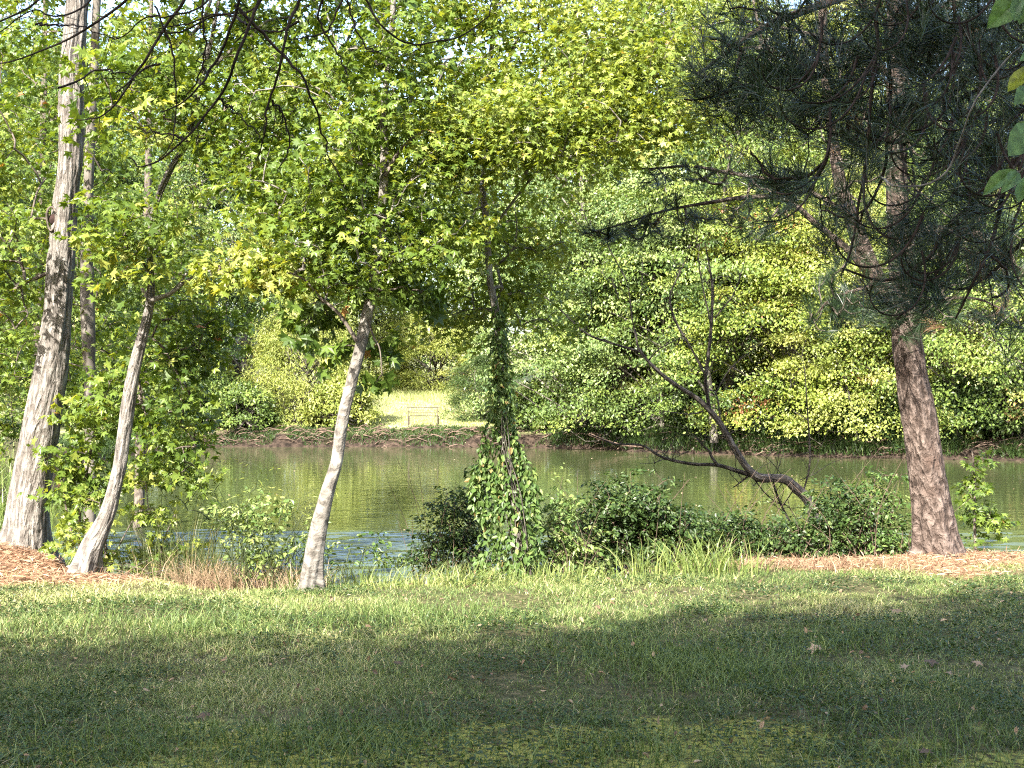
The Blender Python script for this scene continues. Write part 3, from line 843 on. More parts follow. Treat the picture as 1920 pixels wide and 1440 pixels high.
# ---- 6 bare leaning tree over the water
t6 = empty("leaning_tree", P(1517, 1090, 14.8), "bare dark tree leaning left over the water with upturned leafless branches", "tree")
tt = Tubes()
limb(tt, [(1545, 1095, 28.2), (1535, 1010, 24.0), (1517, 944, 19.1), (1492, 915, 18.3), (1473, 900, 17.0), (1452, 897, 15.5), (1422, 895, 17.0), (1400, 876, 13.4), (1379, 844, 12.7), (1357, 806, 12.0), (1336, 776, 11.3), (1310, 750, 10.6), (1276, 728, 9.2), (1241, 702, 8.5), (1215, 677, 7.1), (1198, 655, 5.6), (1192, 628, 4.2), (1185, 599, 3.5), (1177, 534, 2.9), (1155, 490, 2.1), (1140, 460, 1.4)], 14.8, 140, 26, .014, 6)
tt.build("trunk", M['bark_snag'], t6)
bb = [[(1198, 659, 6), (1142, 642, 5), (1099, 625, 4.5), (1056, 586, 3.5), (1021, 556, 2.5), (1000, 540, 1.5)],
      [(1330, 765, 9), (1325, 735, 8), (1323, 707, 8), (1332, 629, 7), (1336, 543, 6), (1330, 500, 4), (1322, 455, 2)],
      [(1323, 705, 6), (1297, 655, 5), (1267, 603, 5), (1256, 560, 4), (1268, 525, 3), (1290, 480, 2)],
      [(1332, 603, 4), (1319, 543, 3), (1310, 490, 2), (1312, 460, 1.5)], [(1340, 597, 4), (1358, 574, 3.5), (1375, 552, 3), (1392, 505, 2), (1400, 470, 1.5)],
      [(1440, 897, 15), (1422, 894, 12), (1388, 885, 10), (1345, 872, 8), (1297, 870, 7), (1241, 857, 6), (1207, 836, 4.5), (1170, 833, 4), (1151, 832, 4), (1105, 814, 2.5)],
      [(1345, 872, 7), (1335, 858, 6), (1329, 845, 5), (1319, 836, 4), (1310, 825, 3), (1297, 812, 1.5)], [(1402, 893, 5), (1390, 903, 4), (1374, 915, 2)],
      [(1350, 795, 4), (1349, 770, 4), (1343, 740, 3), (1330, 730, 2)], [(1319, 771, 4), (1300, 776, 3.5), (1280, 776, 3), (1241, 771, 2), (1180, 772, 1.2)],
      [(1353, 824, 3), (1365, 815, 2.5), (1385, 806, 2), (1410, 800, 1)], [(1241, 862, 2), (1225, 868, 2), (1200, 869, 1)], [(1291, 845, 2), (1260, 861, 2), (1241, 862, 2)],
      [(1215, 677, 4), (1235, 655, 3), (1262, 640, 2.5), (1290, 625, 1.5)], [(1340, 740, 3), (1368, 693, 3), (1400, 665, 2.5), (1440, 635, 1.5)], [(1320, 815, 2), (1340, 830, 2), (1350, 850, 2)],
      [(1415, 900, 3), (1435, 925, 3), (1456, 942, 2.5), (1478, 950, 2), (1500, 985, 1.5)], [(1425, 895, 2), (1418, 905, 2), (1414, 912, 1)], [(1450, 905, 5), (1456, 925, 5), (1466, 950, 5), (1485, 985, 4)],
      [(1490, 915, 3), (1470, 945, 2), (1455, 960, 1)], [(1505, 925, 4), (1517, 880, 4), (1518, 837, 4), (1514, 770, 3), (1509, 690, 2)],
      [(1500, 900, 2), (1525, 890, 2), (1555, 870, 1.6), (1582, 860, 1)], [(1470, 895, 2), (1445, 865, 2), (1425, 850, 1)], [(1455, 895, 2), (1462, 870, 1.5), (1468, 850, 1)], [(1160, 560, 2.5), (1150, 530, 2), (1146, 510, 1)], [(1183, 590, 2), (1200, 560, 1.5), (1205, 530, 1)]]
for q in bb:
    tt = Tubes(); Yb = 14.8+R(-.25, .25)
    q = [(a[0], a[1], a[2]*.92, 14.8+(Yb-14.8)*i/len(q)) for i, a in enumerate(q)]
    ql = limb(tt, q, 14.8, 30, 7, .0015, 3)
    for _ in range(9 if len(q) > 4 else 4):
        b0 = ql[int(R(6, 29))]; ln = R(.12, .5); dx, dz = R(-.7, .7), R(.1, 1)*(1 if R(0, 1) < .8 else -.6)
        e = b0[:3]+np.array([dx, R(-.2, .2), dz])*ln; mm_ = (b0[:3]+e)/2+rng.normal(size=3)*.03*ln*3
        tt.add(catmull(np.array([b0[:3], mm_, e]), 7), np.linspace(min(b0[3]*.6, .005), .0014, 7), 4)
        e2 = mm_+np.array([-dx*.6, 0, abs(dz)])*ln*.5; tt.add(np.array([mm_, (mm_+e2)/2+rng.normal(size=3)*.01, e2]), [.0025, .002, .001], 4); tt.build("branch", M['bark_snag'], t6)

# ---- 7 pine at the right
t7 = empty("pine_tree", P(1768, 1052, 12.8), "big scaly-barked pine rising from pine straw at the right", "tree")
tr = trunk("trunk", [(1772, 1075, 118), (1769, 1055, 96), (1763, 1025, 84), (1757, 995, 78), (1739, 886, 68), (1724, 789, 66), (1711, 716, 61), (1701, 643, 57), (1695, 560, 51), (1688, 480, 46), (1682, 380, 42), (1680, 200, 38), (1680, 0, 34), (1685, -300, 26), (1690, -700, 10)],
           12.8, M['bark_pine'], t7, 60, .011, .03, 21, freq=(7, 2.2))
lb = Tubes()
fk = limb(lb, [(1684, 600, 26), (1660, 550, 34), (1634, 505, 34), (1612, 450, 32), (1592, 395, 28), (1577, 350, 24), (1560, 250, 20), (1545, 100, 18), (1540, -100, 12)], 12.7, 60, 22, .006, 5)
limb(lb, [(1622, 505, 15), (1592, 470, 14), (1560, 443, 13), (1524, 414, 12), (1470, 372, 10), (1392, 371, 9), (1336, 379, 8), (1280, 388, 6), (1225, 401, 5), (1180, 416, 4), (1128, 431, 3), (1090, 440, 2)], 12.6, 60, 10, .003, 7)
limb(lb, [(1590, 400, 10), (1500, 350, 8), (1404, 330, 8), (1355, 322, 7), (1291, 311, 6), (1225, 316, 4), (1142, 316, 2)], 12.5, 40, 9, .002)
limb(lb, [(1690, 450, 14), (1760, 430, 16), (1830, 440, 18), (1875, 470, 16), (1900, 500, 12), (1960, 520, 8)], 12.7, 30, 12, .005, 9)
limb(lb, [(1690, 520, 10), (1620, 540, 7), (1560, 560, 5), (1530, 590, 3)], 12.5, 30, 8)
limb(lb, [(1695, 560, 10), (1760, 560, 7), (1830, 560, 5), (1880, 580, 3)], 12.6, 30, 8)
limb(lb, [(1680, 150, 16), (1600, 90, 10), (1500, 60, 8), (1400, 40, 4)], 12.5, 30, 8)
limb(lb, [(1680, 50, 16), (1800, 0, 10), (1900, 0, 8), (2000, 40, 4)], 12.6, 30, 8)
lb.build_each("limb", M['bark_pine'], t7)


def needles(name, parent, base, dirs, n, length, width, mat, spread=.55, tone=.35, back=.12, droop=.12):
    """n needles per shoot"""
    m = len(base)
    d = np.repeat(unit(dirs), n, 0); b = np.repeat(base, n, 0); u = R(0, 1, m*n)
    b = b - d*(u*back)[:, None]
    sp = rnd_dirs(m*n)
    sp = unit(sp-(sp*d).sum(1)[:, None]*d)
    th = R(.15, 1, m*n)*spread*1.5
    v = unit(d*np.cos(th)[:, None]+sp*np.sin(th)[:, None])
    L_ = np.repeat(length*R(.8, 1.15, m), n)*R(.75, 1.1, m*n)
    side = unit(np.cross(v, rnd_dirs(m*n)))*width*.5
    dr_ = np.array([0, 0, -1.0])*(L_*droop)[:, None]
    p1 = b+v*(L_*.5)[:, None]+dr_*.3; p2 = b+v*L_[:, None]+dr_
    V = np.stack([b-side*.8, b+side*.8, p1+side, p1-side, p2], 1).reshape(-1, 3)
    F = (np.arange(m*n)[:, None]*5+np.array([0, 1, 2, 3, 3, 2, 4])[None]).ravel()
    tn = np.clip(np.repeat(rng.normal(tone, .16, m), n)+rng.normal(0, .1, m*n), 0, .88)
    dead = np.repeat(rng.random(m) < .02, n); tn[dead] = 1
    return mesh_obj(name, V, F, np.tile([4, 3], m*n), mat, parent, tone=np.repeat(tn, 5))


nodes = near_nodes(tr, 2.2)+list(fk[::4])
pn = [off_nodes([P(a[0], a[1], 12.6) for a in q], 14) for q in ([(1524, 414), (1470, 372), (1336, 379), (1225, 401), (1128, 431)], [(1590, 400), (1404, 330), (1291, 311), (1142, 316)], [(1690, 520), (1560, 560), (1530, 590)], [(1695, 560), (1830, 560), (1880, 580)], [(1680, 150), (1500, 60), (1400, 40)], [(1690, 450), (1830, 440), (1900, 500)])]
nodes = [np.append(n[:3], 0) for n in nodes]+[np.append(n, 0) for q in pn for n in q]
tg = np.vstack([ell(1600, 590, 12.3, 100, .5, 42, 46), ell(1720, 590, 12.2, 80, .4, 50, 22), ell(1620, 500, 12.5, 130, .6, 60, 26), ell(1180, 432, 12.5, 100, .4, 24, 26), ell(1300, 405, 12.5, 110, .5, 34, 18), ell(1240, 330, 12.5, 100, .4, 26, 10), ell(1420, 420, 12.4, 80, .4, 40, 14), ell(1440, 350, 12.4, 130, .6, 60, 26),
                ell(1640, 300, 12.4, 200, .8, 160, 70), ell(1830, 500, 12.5, 130, .6, 110, 46), ell(1500, 120, 12.3, 180, .8, 120, 56), ell(1780, 120, 12.4, 220, .9, 160, 80), ell(1600, -150, 12.4, 350, 1.2, 150, 90), ell(1260, 90, 12.9, 60, .4, 60, 12), ell(1900, 330, 12.5, 100, .6, 120, 26)])
tb, dr = grow(nodes, tg, up=-.1, r0=.0045, sag=.25)
tb.build("branch_sprays", M['bark_dark'], t7)
dr[:, 2] += .35
needles("needles", t7, tg, dr, 64, .21, .0027, M['needle'], tone=.42)

# ---- 8 small sapling at the right by the water
t8 = empty("young_sapling", P(1828, 1030, 13.4), "waist-high leafy sapling by the water right of the pine", "sapling")
tt = Tubes(); st = limb(tt, [(1829, 1045, 6), (1827, 959, 5), (1828, 910, 4), (1824, 857, 2), (1822, 845, 1)], 13.4, 24, 7); tt.build("stem", M['bark_dark'], t8)
tg = np.vstack([ell(1830, 870, 13.4, 18, .08, 22, 5), ell(1828, 910, 13.4, 30, .15, 20, 7), ell(1832, 950, 13.4, 44, .2, 24, 12), ell(1850, 975, 13.4, 40, .2, 18, 9), ell(1826, 1010, 13.4, 24, .1, 12, 3)])
crown(t8, list(st), tg, 12, .12, .075, M['gum'], M['bark_dark'], base=.4, name="foliage", droop=.8, r0=.002)

# ================================================================== LEFT CREEPER / YOUNG GUMS between trunks
def sapling(name, stems, Y, blobs, m, L, size, mat, label, cat, base=.45, tpl=STAR, droop=.6, r0=.002, sm='bark_dark', group=None, foliage="foliage"):
    b0 = stems[0][0]
    zb = float(ground_z(np.array([(b0[0]-960)/FPX*Y]), np.array([float(Y)]))[0])
    t = empty(name, (P(b0[0], b0[1], Y)[0], Y, zb), label, cat, group)
    tt = Tubes(); nd = []
    for s in stems:
        q = limb(tt, s, Y, 20, 6); nd += list(q)
    tt.build("stem", M[sm], t)
    tg = np.vstack([ell(a[0], a[1], Y, a[2], a[4] if len(a) > 4 else .25, a[3], a[5] if len(a) > 5 else 10) for a in blobs])
    tb, dr = grow(nd, tg, r0=r0, seg=3); tb.build("twigs", M[sm], t)
    p_, a_, n_, s_ = sprays(tg, dr, m, L, size, droop=droop, tilt=.7)
    leaves(foliage, tpl, p_, a_, n_, s_, tones(len(tg), m, base), mat, t)
    return t

sapling("young_sweetgum", [[(150, 1075, 6), (150, 960, 5), (170, 850, 4), (190, 740, 2)], [(150, 1075, 5), (120, 930, 4), (110, 840, 2)]], 12.5,
        [(175, 780, 50, 60, .3, 22), (125, 860, 42, 40, .2, 12), (160, 900, 55, 50, .3, 20), (200, 720, 40, 40, .3, 12), (115, 930, 30, 30, .2, 7)], 16, .2, .09, M['gum'],
        "leafy young sweetgum growing up between the thick trunk and the crooked trunk", "sapling")
sapling("young_sweetgum", [[(200, 1080, 6), (196, 1000, 5), (186, 950, 3)], [(200, 1080, 5), (230, 1010, 3), (270, 940, 2)]], 12.15,
        [(170, 960, 40, 40, .2, 13), (150, 1010, 44, 30, .2, 10), (205, 1040, 30, 24, .2, 5), (265, 900, 36, 34, .2, 9), (290, 960, 28, 24, .2, 6)], 15, .17, .075, M['gumy'],
        "low yellow-tinged young sweetgum at the foot of the crooked trunk", "sapling", base=.35)
sapling("young_sweetgum", [[(300, 1080, 5), (305, 1020, 4), (330, 960, 2)]], 12.2,
        [(285, 960, 26, 16, .15, 5), (290, 1040, 34, 30, .2, 10), (330, 1010, 30, 20, .2, 5)], 12, .15, .08, M['gum'],
        "pale green knee-high sprout beside the blue water right of the crooked trunk", "sapling", base=.62)
# left bank trees, mid distance
def bank_tree(px, py, Y, label, blobs, base, mat='gum', w=22):
    zb = float(ground_z(np.array([(px-960)/FPX*Y]), np.array([float(Y)]))[0])
    x = (px-960)/FPX*Y
    t = empty("bank_tree", (x, Y, zb), label, "tree")
    tr = trunk("trunk", [(px-4, 720+(CZ-zb)*FPX/Y+12, w*1.5), (px, 720+(CZ-zb)*FPX/Y-30, w), (px+12, 600, w*.8), (px+20, 300, w*.6), (px+25, 0, w*.4), (px+30, -250, w*.2)], Y, M['bark_dark'], t, 14, .006, .12, int(px) % 50)
    tg = np.vstack([ell(a[0], a[1], Y, a[2], a[4], a[3], a[5]) for a in blobs])
    crown(t, near_nodes(tr, zb+.6), tg, 26, .42, .13, M[mat], M['bark_dark'], tpl=TRI, base=base, r0=.004)
    return t
bank_tree(60, 0, 19.5, "leafy tree on the left bank behind the thick leaning trunk", [(40, 680, 130, 110, 1, 50), (100, 450, 190, 150, 1.2, 75), (20, 800, 70, 50, .8, 16), (60, 180, 220, 160, 1.3, 80), (230, 640, 60, 90, .8, 24)], .38)
bank_tree(258, 0, 23.5, "leafy tree on the left bank seen between the slim and crooked trunks", [(280, 640, 120, 120, 1.3, 70), (330, 420, 170, 160, 1.5, 90), (250, 150, 190, 140, 1.6, 60), (300, 790, 70, 50, .9, 24)], .45)
bank_tree(-190, 0, 17, "leafy tree at the far left edge of the bank", [(-60, 620, 110, 140, 1, 60), (-100, 350, 160, 160, 1.2, 60), (-120, 60, 200, 160, 1.2, 60)], .42)

# ================================================================== NEAR BANK UNDERGROWTH
def bush(name, px0, Y, blobs, m, L, size, mat, label, cat="bush", base=.4, tpl=OVATE, nst=14, droop=.5, foliage="foliage", sm='bark_dark', lean=.3, tilt=.7):
    zb = float(ground_z(np.array([(px0-960)/FPX*Y]), np.array([float(Y)]))[0])
    x0 = (px0-960)/FPX*Y
    t = empty(name, (x0, Y, zb), label, cat)
    k_ = 2.9 if name == 'bush' else 1.2
    tg = np.vstack([ell(a[0], a[1]-(10 if name == 'bush' else 0), Y, a[2]*1.12, a[4], a[3]*(1.3 if name == 'bush' else 1.1), int(a[5]*k_)) for a in blobs])
    ex = rng.random(len(tg)) < .10; tg[ex, 2] += R(.05, .28, ex.sum()); tg[ex, 0] += R(-.15, .15, ex.sum())
    gz = ground_z(tg[:, 0], tg[:, 1]); tg[:, 2] = np.maximum(tg[:, 2], gz+.04)
    w = tg[:, 0].max()-tg[:, 0].min()
    nd = []
    for k in range(nst):
        xx = x0+R(-.42, .42)*w; yy = Y+R(-.25, .25)
        z0 = float(ground_z(np.array([xx]), np.array([yy]))[0])
        top = np.percentile(tg[:, 2], 70)
        q = catmull(np.array([(xx, yy, z0-.05), (xx+R(-.05, .05), yy, z0+.3*(top-z0)), (xx+R(-lean, lean)*.5, yy+R(-.1, .1), z0+.75*(top-z0))]), 7)
        nd += [np.append(p, 0) for p in q]
    tb, dr = grow(nd, tg, r0=.0016, seg=3, up=.3)
    for k in range(nst):
        q = np.array([n[:3] for n in nd[k*7:(k+1)*7]]); tb.add(q, np.linspace(.006, .003, 7), 5)
    for k in range(int(nst*.8)):
        xx = x0+R(-.5, .5)*w; yy = Y+R(-.35, .3); z0 = float(ground_z(np.array([xx]), np.array([yy]))[0]); hh_ = (tg[:, 2].max()-z0)*R(.5, 1.08)
        tb.add(catmull(np.array([(xx, yy, z0-.03), (xx+R(-.1, .1), yy-.03, z0+hh_*.5), (xx+R(-.4, .4), yy+R(-.1, .1), z0+hh_)]), 8), np.linspace(.0045, .0012, 8), 4)
    tb.build("stem", M['root' if name == 'bush' else sm], t)
    p_, a_, n_, s_ = sprays(tg, dr, m, L, size, droop=droop, tilt=tilt)
    leaves(foliage, tpl, p_, a_, n_, s_, tones(len(tg), m, base), M[mat], t)
    return t

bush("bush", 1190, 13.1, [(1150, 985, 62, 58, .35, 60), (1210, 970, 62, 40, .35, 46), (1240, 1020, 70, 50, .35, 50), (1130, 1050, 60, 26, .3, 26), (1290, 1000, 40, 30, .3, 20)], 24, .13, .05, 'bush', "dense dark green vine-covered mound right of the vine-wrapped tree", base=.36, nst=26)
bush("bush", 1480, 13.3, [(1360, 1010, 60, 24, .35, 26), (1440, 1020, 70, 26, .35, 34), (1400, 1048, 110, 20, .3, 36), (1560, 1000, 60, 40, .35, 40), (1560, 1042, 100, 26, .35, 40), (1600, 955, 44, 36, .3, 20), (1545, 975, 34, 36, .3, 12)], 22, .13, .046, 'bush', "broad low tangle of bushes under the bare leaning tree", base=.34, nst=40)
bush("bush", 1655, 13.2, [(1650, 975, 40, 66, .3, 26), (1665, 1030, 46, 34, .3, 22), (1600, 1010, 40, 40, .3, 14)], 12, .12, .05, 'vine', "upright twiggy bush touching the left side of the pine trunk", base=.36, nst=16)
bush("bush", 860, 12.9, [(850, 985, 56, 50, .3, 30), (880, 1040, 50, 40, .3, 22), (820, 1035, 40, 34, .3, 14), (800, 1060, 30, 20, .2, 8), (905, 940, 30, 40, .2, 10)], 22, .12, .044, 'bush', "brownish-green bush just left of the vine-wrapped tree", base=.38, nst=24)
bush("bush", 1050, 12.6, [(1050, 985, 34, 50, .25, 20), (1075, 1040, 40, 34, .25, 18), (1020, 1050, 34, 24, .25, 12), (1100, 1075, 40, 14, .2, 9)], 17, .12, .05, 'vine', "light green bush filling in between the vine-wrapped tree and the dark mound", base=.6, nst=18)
bush("weed", 500, 11.7, [(480, 1000, 42, 50, .25, 18), (520, 1060, 46, 34, .25, 22), (465, 1050, 34, 34, .25, 12), (550, 1080, 24, 18, .2, 8), (440, 975, 44, 36, .25, 16), (500, 960, 50, 30, .25, 14), (560, 1000, 34, 34, .2, 10)], 15, .11, .05, 'vine', "pale leafy weed clump left of the leaning young tree", "weed", base=.72, nst=22, sm='reed')
bush("weed", 640, 12.1, [(620, 1030, 20, 24, .15, 6), (690, 1040, 44, 24, .2, 10), (740, 1050, 50, 20, .2, 8)], 10, .1, .05, 'vine', "low leafy weeds right of the leaning young tree", "weed", base=.45, nst=14, sm='reed')
bush("weed", 380, 12.5, [(370, 950, 40, 34, .2, 9), (330, 930, 24, 30, .2, 4), (420, 960, 50, 40, .2, 10), (470, 930, 34, 30, .2, 8), (560, 960, 36, 30, .2, 8), (400, 900, 60, 24, .2, 8)], 14, .18, .055, 'willow', "wispy feathery weed rising over the dry grass beside the water", "weed", base=.3, tpl=LANCE, nst=26, sm='reed', lean=.6)
bush("weed", 270, 12.0, [(270, 1070, 24, 26, .15, 7), (240, 1050, 20, 20, .15, 4)], 11, .1, .045, 'vine', "small sprouting weed by the stones at the left water edge", "weed", base=.6, nst=8)


def tuft(name, px0, Y, wpx, n, ln, wd, mat, label, kind=None, lean=.5, tone=.45, dy=.3, cat="grass", fan=.5):
    k = Y/FPX
    dx = rng.normal(size=n)*wpx*k*.5; yy = Y+rng.normal(size=n)*dy*.5
    xx = (px0-960)*k+dx
    z = ground_z(xx, yy)
    le = rng.normal(size=(n, 2))*lean; le[:, 0] += dx/(wpx*k)*fan
    x0 = (px0-960)*k
    zb = float(ground_z(np.array([x0]), np.array([float(Y)]))[0])
    o = blades(name, np.stack([xx, yy, z-.01], 1)-np.array([x0, Y, zb]), ln*R(.45, 1.15, n), wd*R(.6, 1.3, n), le, np.clip(rng.normal(tone, .18, n), 0, 1), M[mat], curve=.8, seg=4)
    o.location = (x0, Y, zb)
    return tag(o, label, cat if kind is None else None, None, kind)

tuft("grass_tuft", 415, 11.75, 110, 900, .34, .0045, 'dry', "tawny dry grass tuft between the crooked tree and the leaning young tree", tone=.5, lean=.75)
tuft("grass_tuft", 350, 12.1, 130, 520, .72, .006, 'reed', "thin dark rush stems standing up before the blue water at left", tone=.5, lean=.18)
tuft("grass_tuft", 540, 11.6, 90, 420, .30, .005, 'dry', "tawny grass wisps among the pale weeds at the left foot of the leaning young tree", tone=.7, lean=.6)
tuft("grass_tuft", 720, 12.2, 190, 560, .62, .006, 'reed', "sparse dark rushes between the leaning young tree and the brownish bush", tone=.35, lean=.28)
tuft("grass_tuft", 780, 12.2, 130, 800, .34, .007, 'dry', "dead brown grass heap under the brownish bush", tone=.3, lean=.55)
tuft("grass_tuft", 1330, 11.8, 90, 230, .38, .013, 'tall', "bright green arching long grass in front of the dark mound", tone=.5, lean=.5)
tuft("grass_tuft", 1215, 11.8, 70, 110, .34, .012, 'tall', "bright green long grass at the left foot of the dark mound", tone=.5, lean=.5)
tuft("grass_tuft", 850, 11.4, 120, 260, .2, .009, 'tall', "bright grass fringe at the lawn edge before the brownish bush", tone=.6, lean=.5)
tuft("grass_tuft", 680, 11.5, 150, 260, .27, .009, 'tall', "tall seedy green grass just right of the leaning young tree", tone=.5, lean=.35)
tuft("grass_tuft", 1040, 11.6, 110, 220, .2, .009, 'tall', "bright grass fringe in front of the vine-wrapped tree", tone=.55, lean=.5)
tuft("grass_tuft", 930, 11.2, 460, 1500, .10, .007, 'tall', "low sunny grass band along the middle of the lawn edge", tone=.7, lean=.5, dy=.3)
tuft("grass_tuft", 1500, 12.2, 300, 900, .16, .006, 'dry', "dry brown grass under the bush tangle near the pine", tone=.4, lean=.6)
tuft("grass_tuft", 20, 17.5, 260, 1500, .75, .014, 'tall', "long green grass on the left bank behind the thick trunk", tone=.4, lean=.4, dy=3)
tuft("grass_tuft", -60, 24, 300, 1500, .9, .02, 'tall', "tall grass farther back along the left bank", tone=.35, lean=.4, dy=7)

# stones and fallen leaves
def stone(px, py, Y, w, label, mat='stone'):
    import bmesh
    bm = bmesh.new(); bmesh.ops.create_icosphere(bm, subdivisions=3, radius=1)
    s = w/FPX*Y/2; sd = int(px)
    for v in bm.verts:
        n = fbm(np.array([v.co.x*1.3+sd]), np.array([v.co.y*1.3]), np.array([v.co.z*1.3]), seed=sd % 31)[0]
        v.co = v.co*(.65+.75*n); v.co.x *= s*1.2; v.co.y *= s*.9; v.co.z *= s*.55
    me = bpy.data.meshes.new("stone"); bm.to_mesh(me); bm.free(); me.materials.append(M[mat])
    for p in me.polygons: p.use_smooth = True
    o = bpy.data.objects.new("stone", me); COL.objects.link(o)
    c = P(px, py, Y); z = float(ground_z(np.array([c[0]]), np.array([c[1]]))[0])
    o.location = (c[0], c[1], z+s*.15)
    return tag(o, label, "stone")
stone(98, 1060, 12.75, 34, "angular grey stone at the right foot of the thick trunk")
stone(128, 1073, 12.5, 22, "small pale stone between the thick trunk and the crooked trunk")
stone(183, 1086, 11.85, 15, "small white stone touching the foot of the crooked trunk")
stone(606, 1098, 11.25, 16, "small grey stone at the right foot of the leaning young tree")


def fallen(px, py, size, label, tone, mat='dry', rot=None, tilt=.25):
    Y = CZ*FPX/(py-720); tone = tone*.68; size = size*.88
    c = P(px, py, Y)
    z = float(ground_z(np.array([c[0]]), np.array([c[1]]))[0])+.035
    a = R(0, 6.28) if rot is None else rot
    T, F = STAR
    V = T.copy(); V[:, 1] -= .4; V[:, 2] += .25*V[:, 0]**2*(1 if R(0, 1) > .4 else -1.2)+.3*(V[:, 1])**2
    V *= size
    ca, sa = math.cos(a), math.sin(a)
    V = np.stack([V[:, 0]*ca-V[:, 1]*sa, V[:, 0]*sa+V[:, 1]*ca, V[:, 2]], 1)
    V[:, 2] += V[:, 1]*tilt
    f = np.concatenate([np.array(q) for q in F])
    o = mesh_obj("fallen_leaf", V, f, [3]*len(F), M[mat], tone=np.full(len(V), tone))
    o.location = (c[0], c[1], z)
    return tag(o, label, "leaf")
fallen(1530, 1222, .115, "largest tan fallen leaf on the shaded lawn, curled up at its right side", .95, rot=.4, tilt=.45)
fallen(1745, 1250, .12, "dull purplish-brown fallen leaf lying flat on the shaded lawn at right", .05, rot=2, tilt=.1)
fallen(1697, 1262, .07, "small pale folded leaf lower left of the purplish fallen leaf", .9, tilt=.3)
fallen(1834, 1254, .085, "tan arched fallen leaf right of the purplish one", .8, tilt=.2)
fallen(1680, 1152, .10, "brown fallen leaf right at the shadow edge on the lawn, farthest back", .6, tilt=.3)
fallen(1779, 1272, .05, "tiny pale leaf below the purplish fallen leaf", .85)
fallen(1272, 1218, .06, "little tan leaf among the coarse tufts in mid lawn", .6)
fallen(382, 1346, .09, "dark brown fallen leaf on the lawn above the moss at lower left", .1)
fallen(1120, 1143, .08, "reddish-brown fallen leaf at the shadow edge in front of the dark mound", .15)
fallen(745, 1252, .07, "nearly black crumpled leaf in the shaded lawn left of centre", .0)
fallen(1735, 1422, .08, "dark brown leaf in the lower right corner of the lawn", .1)

# floating leaves on the pond
n = 130
x = R(-8, 20, n); y = R(20, 50, n)
k = pond_dist(x, y) < -.5; x, y = x[k], y[k]; n = len(x)
ax = rnd_dirs(n); ax[:, 2] = 0
o = leaves("floating_leaves", TRI, np.stack([x, y, np.full(n, -.79)], 1), ax, np.array([0, 0, 1.0])+rng.normal(size=(n, 3))*.15, R(.03, .08, n), R(.4, .9, n), M['dry'])
tag(o, "pale fallen leaves floating scattered over the pond", None, None, "stuff")

# ================================================================== FAR SHORE
def gz1(x, y): return float(ground_z(np.array([float(x)]), np.array([float(y)]))[0])


def clump_crown(H, zlo, Rr, nc, m, size, shelf=.22, taper=1.0, rc=.95):
    """leaf clumps as sloping boughs on the outside of a crown of height H"""
    cs = []; ds = []
    z = zlo+(H-zlo)*R(0, 1, nc)**.95
    u = (z-zlo)/(H-zlo)
    prof = np.sqrt(np.clip(1-(2*u*.62-.32)**2*taper, .05, 1))*np.clip((1-u)*5, .15, 1)
    a = R(0, 2*math.pi, nc)
    lob = .72+.55*vnoise(np.cos(a)*1.6+5, np.sin(a)*1.6+5, z*.55, 5)
    rr = Rr*prof*lob*(R(.30, 1, nc)**.45)
    c = np.stack([rr*np.cos(a), rr*np.sin(a), z], 1)
    cav = vnoise(c[:, 0]*.42+9, c[:, 1]*.42+3, c[:, 2]*.5, 77)
    kp = (cav > .43) | (rng.random(nc) < .12)
    c = c[kp]; a = a[kp]; nc = len(c)
    out = np.stack([np.cos(a), np.sin(a), np.zeros(nc)], 1)
    pos = np.repeat(c, m, 0)
    rad = np.repeat(rc*R(.45, 1.45, nc), m)
    e = rng.normal(size=(nc*m, 3))*.5
    e[:, 2] *= shelf
    o_ = np.repeat(out, m, 0)
    e[:, 2] -= .28*(e*o_).sum(1)
    pos = pos+e*rad[:, None]
    ax = o_*.5+rng.normal(size=(nc*m, 3))*.6; ax[:, 2] -= .5
    nr = np.array([0, 0, .9])+o_*.45+rng.normal(size=(nc*m, 3))*.5
    return c, pos, ax, nr, size*R(.6, 1.25, nc*m), np.clip(np.repeat(rng.normal(.45, .20, nc), m)+rng.normal(0, .12, nc*m), 0, 1)


def far_tree(label, cat, mat, H, zlo, Rr, nc, m, size, name="far_tree", group=None, tpl=RHOMB, stems=1, **kw):
    t = empty(name, (0, 0, 0), label, cat, group)
    c, p, a, nr, s, tn = clump_crown(H, zlo, Rr, nc, m, size, **kw)
    p[:, 2] = np.maximum(p[:, 2], .1)
    leaves("crown", tpl, p, a, nr, s, tn, M[mat], t)
    tb = Tubes()
    for k in range(stems):
        a0 = R(0, 6.28); s0 = 0 if stems == 1 else .3
        b = np.array([s0*math.cos(a0), s0*math.sin(a0), -.4])
        q = catmull(np.array([b, b+[R(-.2, .2), R(-.2, .2), H*.3], [R(-.4, .4)+b[0]*2, R(-.4, .4)+b[1]*2, H*.6], [R(-.5, .5), R(-.5, .5), H*.92]]), 24)
        tb.add(q, np.linspace(H*.014+.03, .03, 24)/(1 if stems == 1 else 1.8), 9, .01)
    for k in rng.choice(len(c), min(60, len(c)), replace=False):
        e = c[k]; r_ = math.hypot(e[0], e[1]); zz = max(.4, e[2]-r_*.7)
        tb.add(catmull(np.array([[0, 0, zz], e*[.5, .5, 1]-[0, 0, r_*.25], e]), 6), np.linspace(.05, .012, 6), 5)
    tb.build("trunk", M['bark_far'], t)
    return t


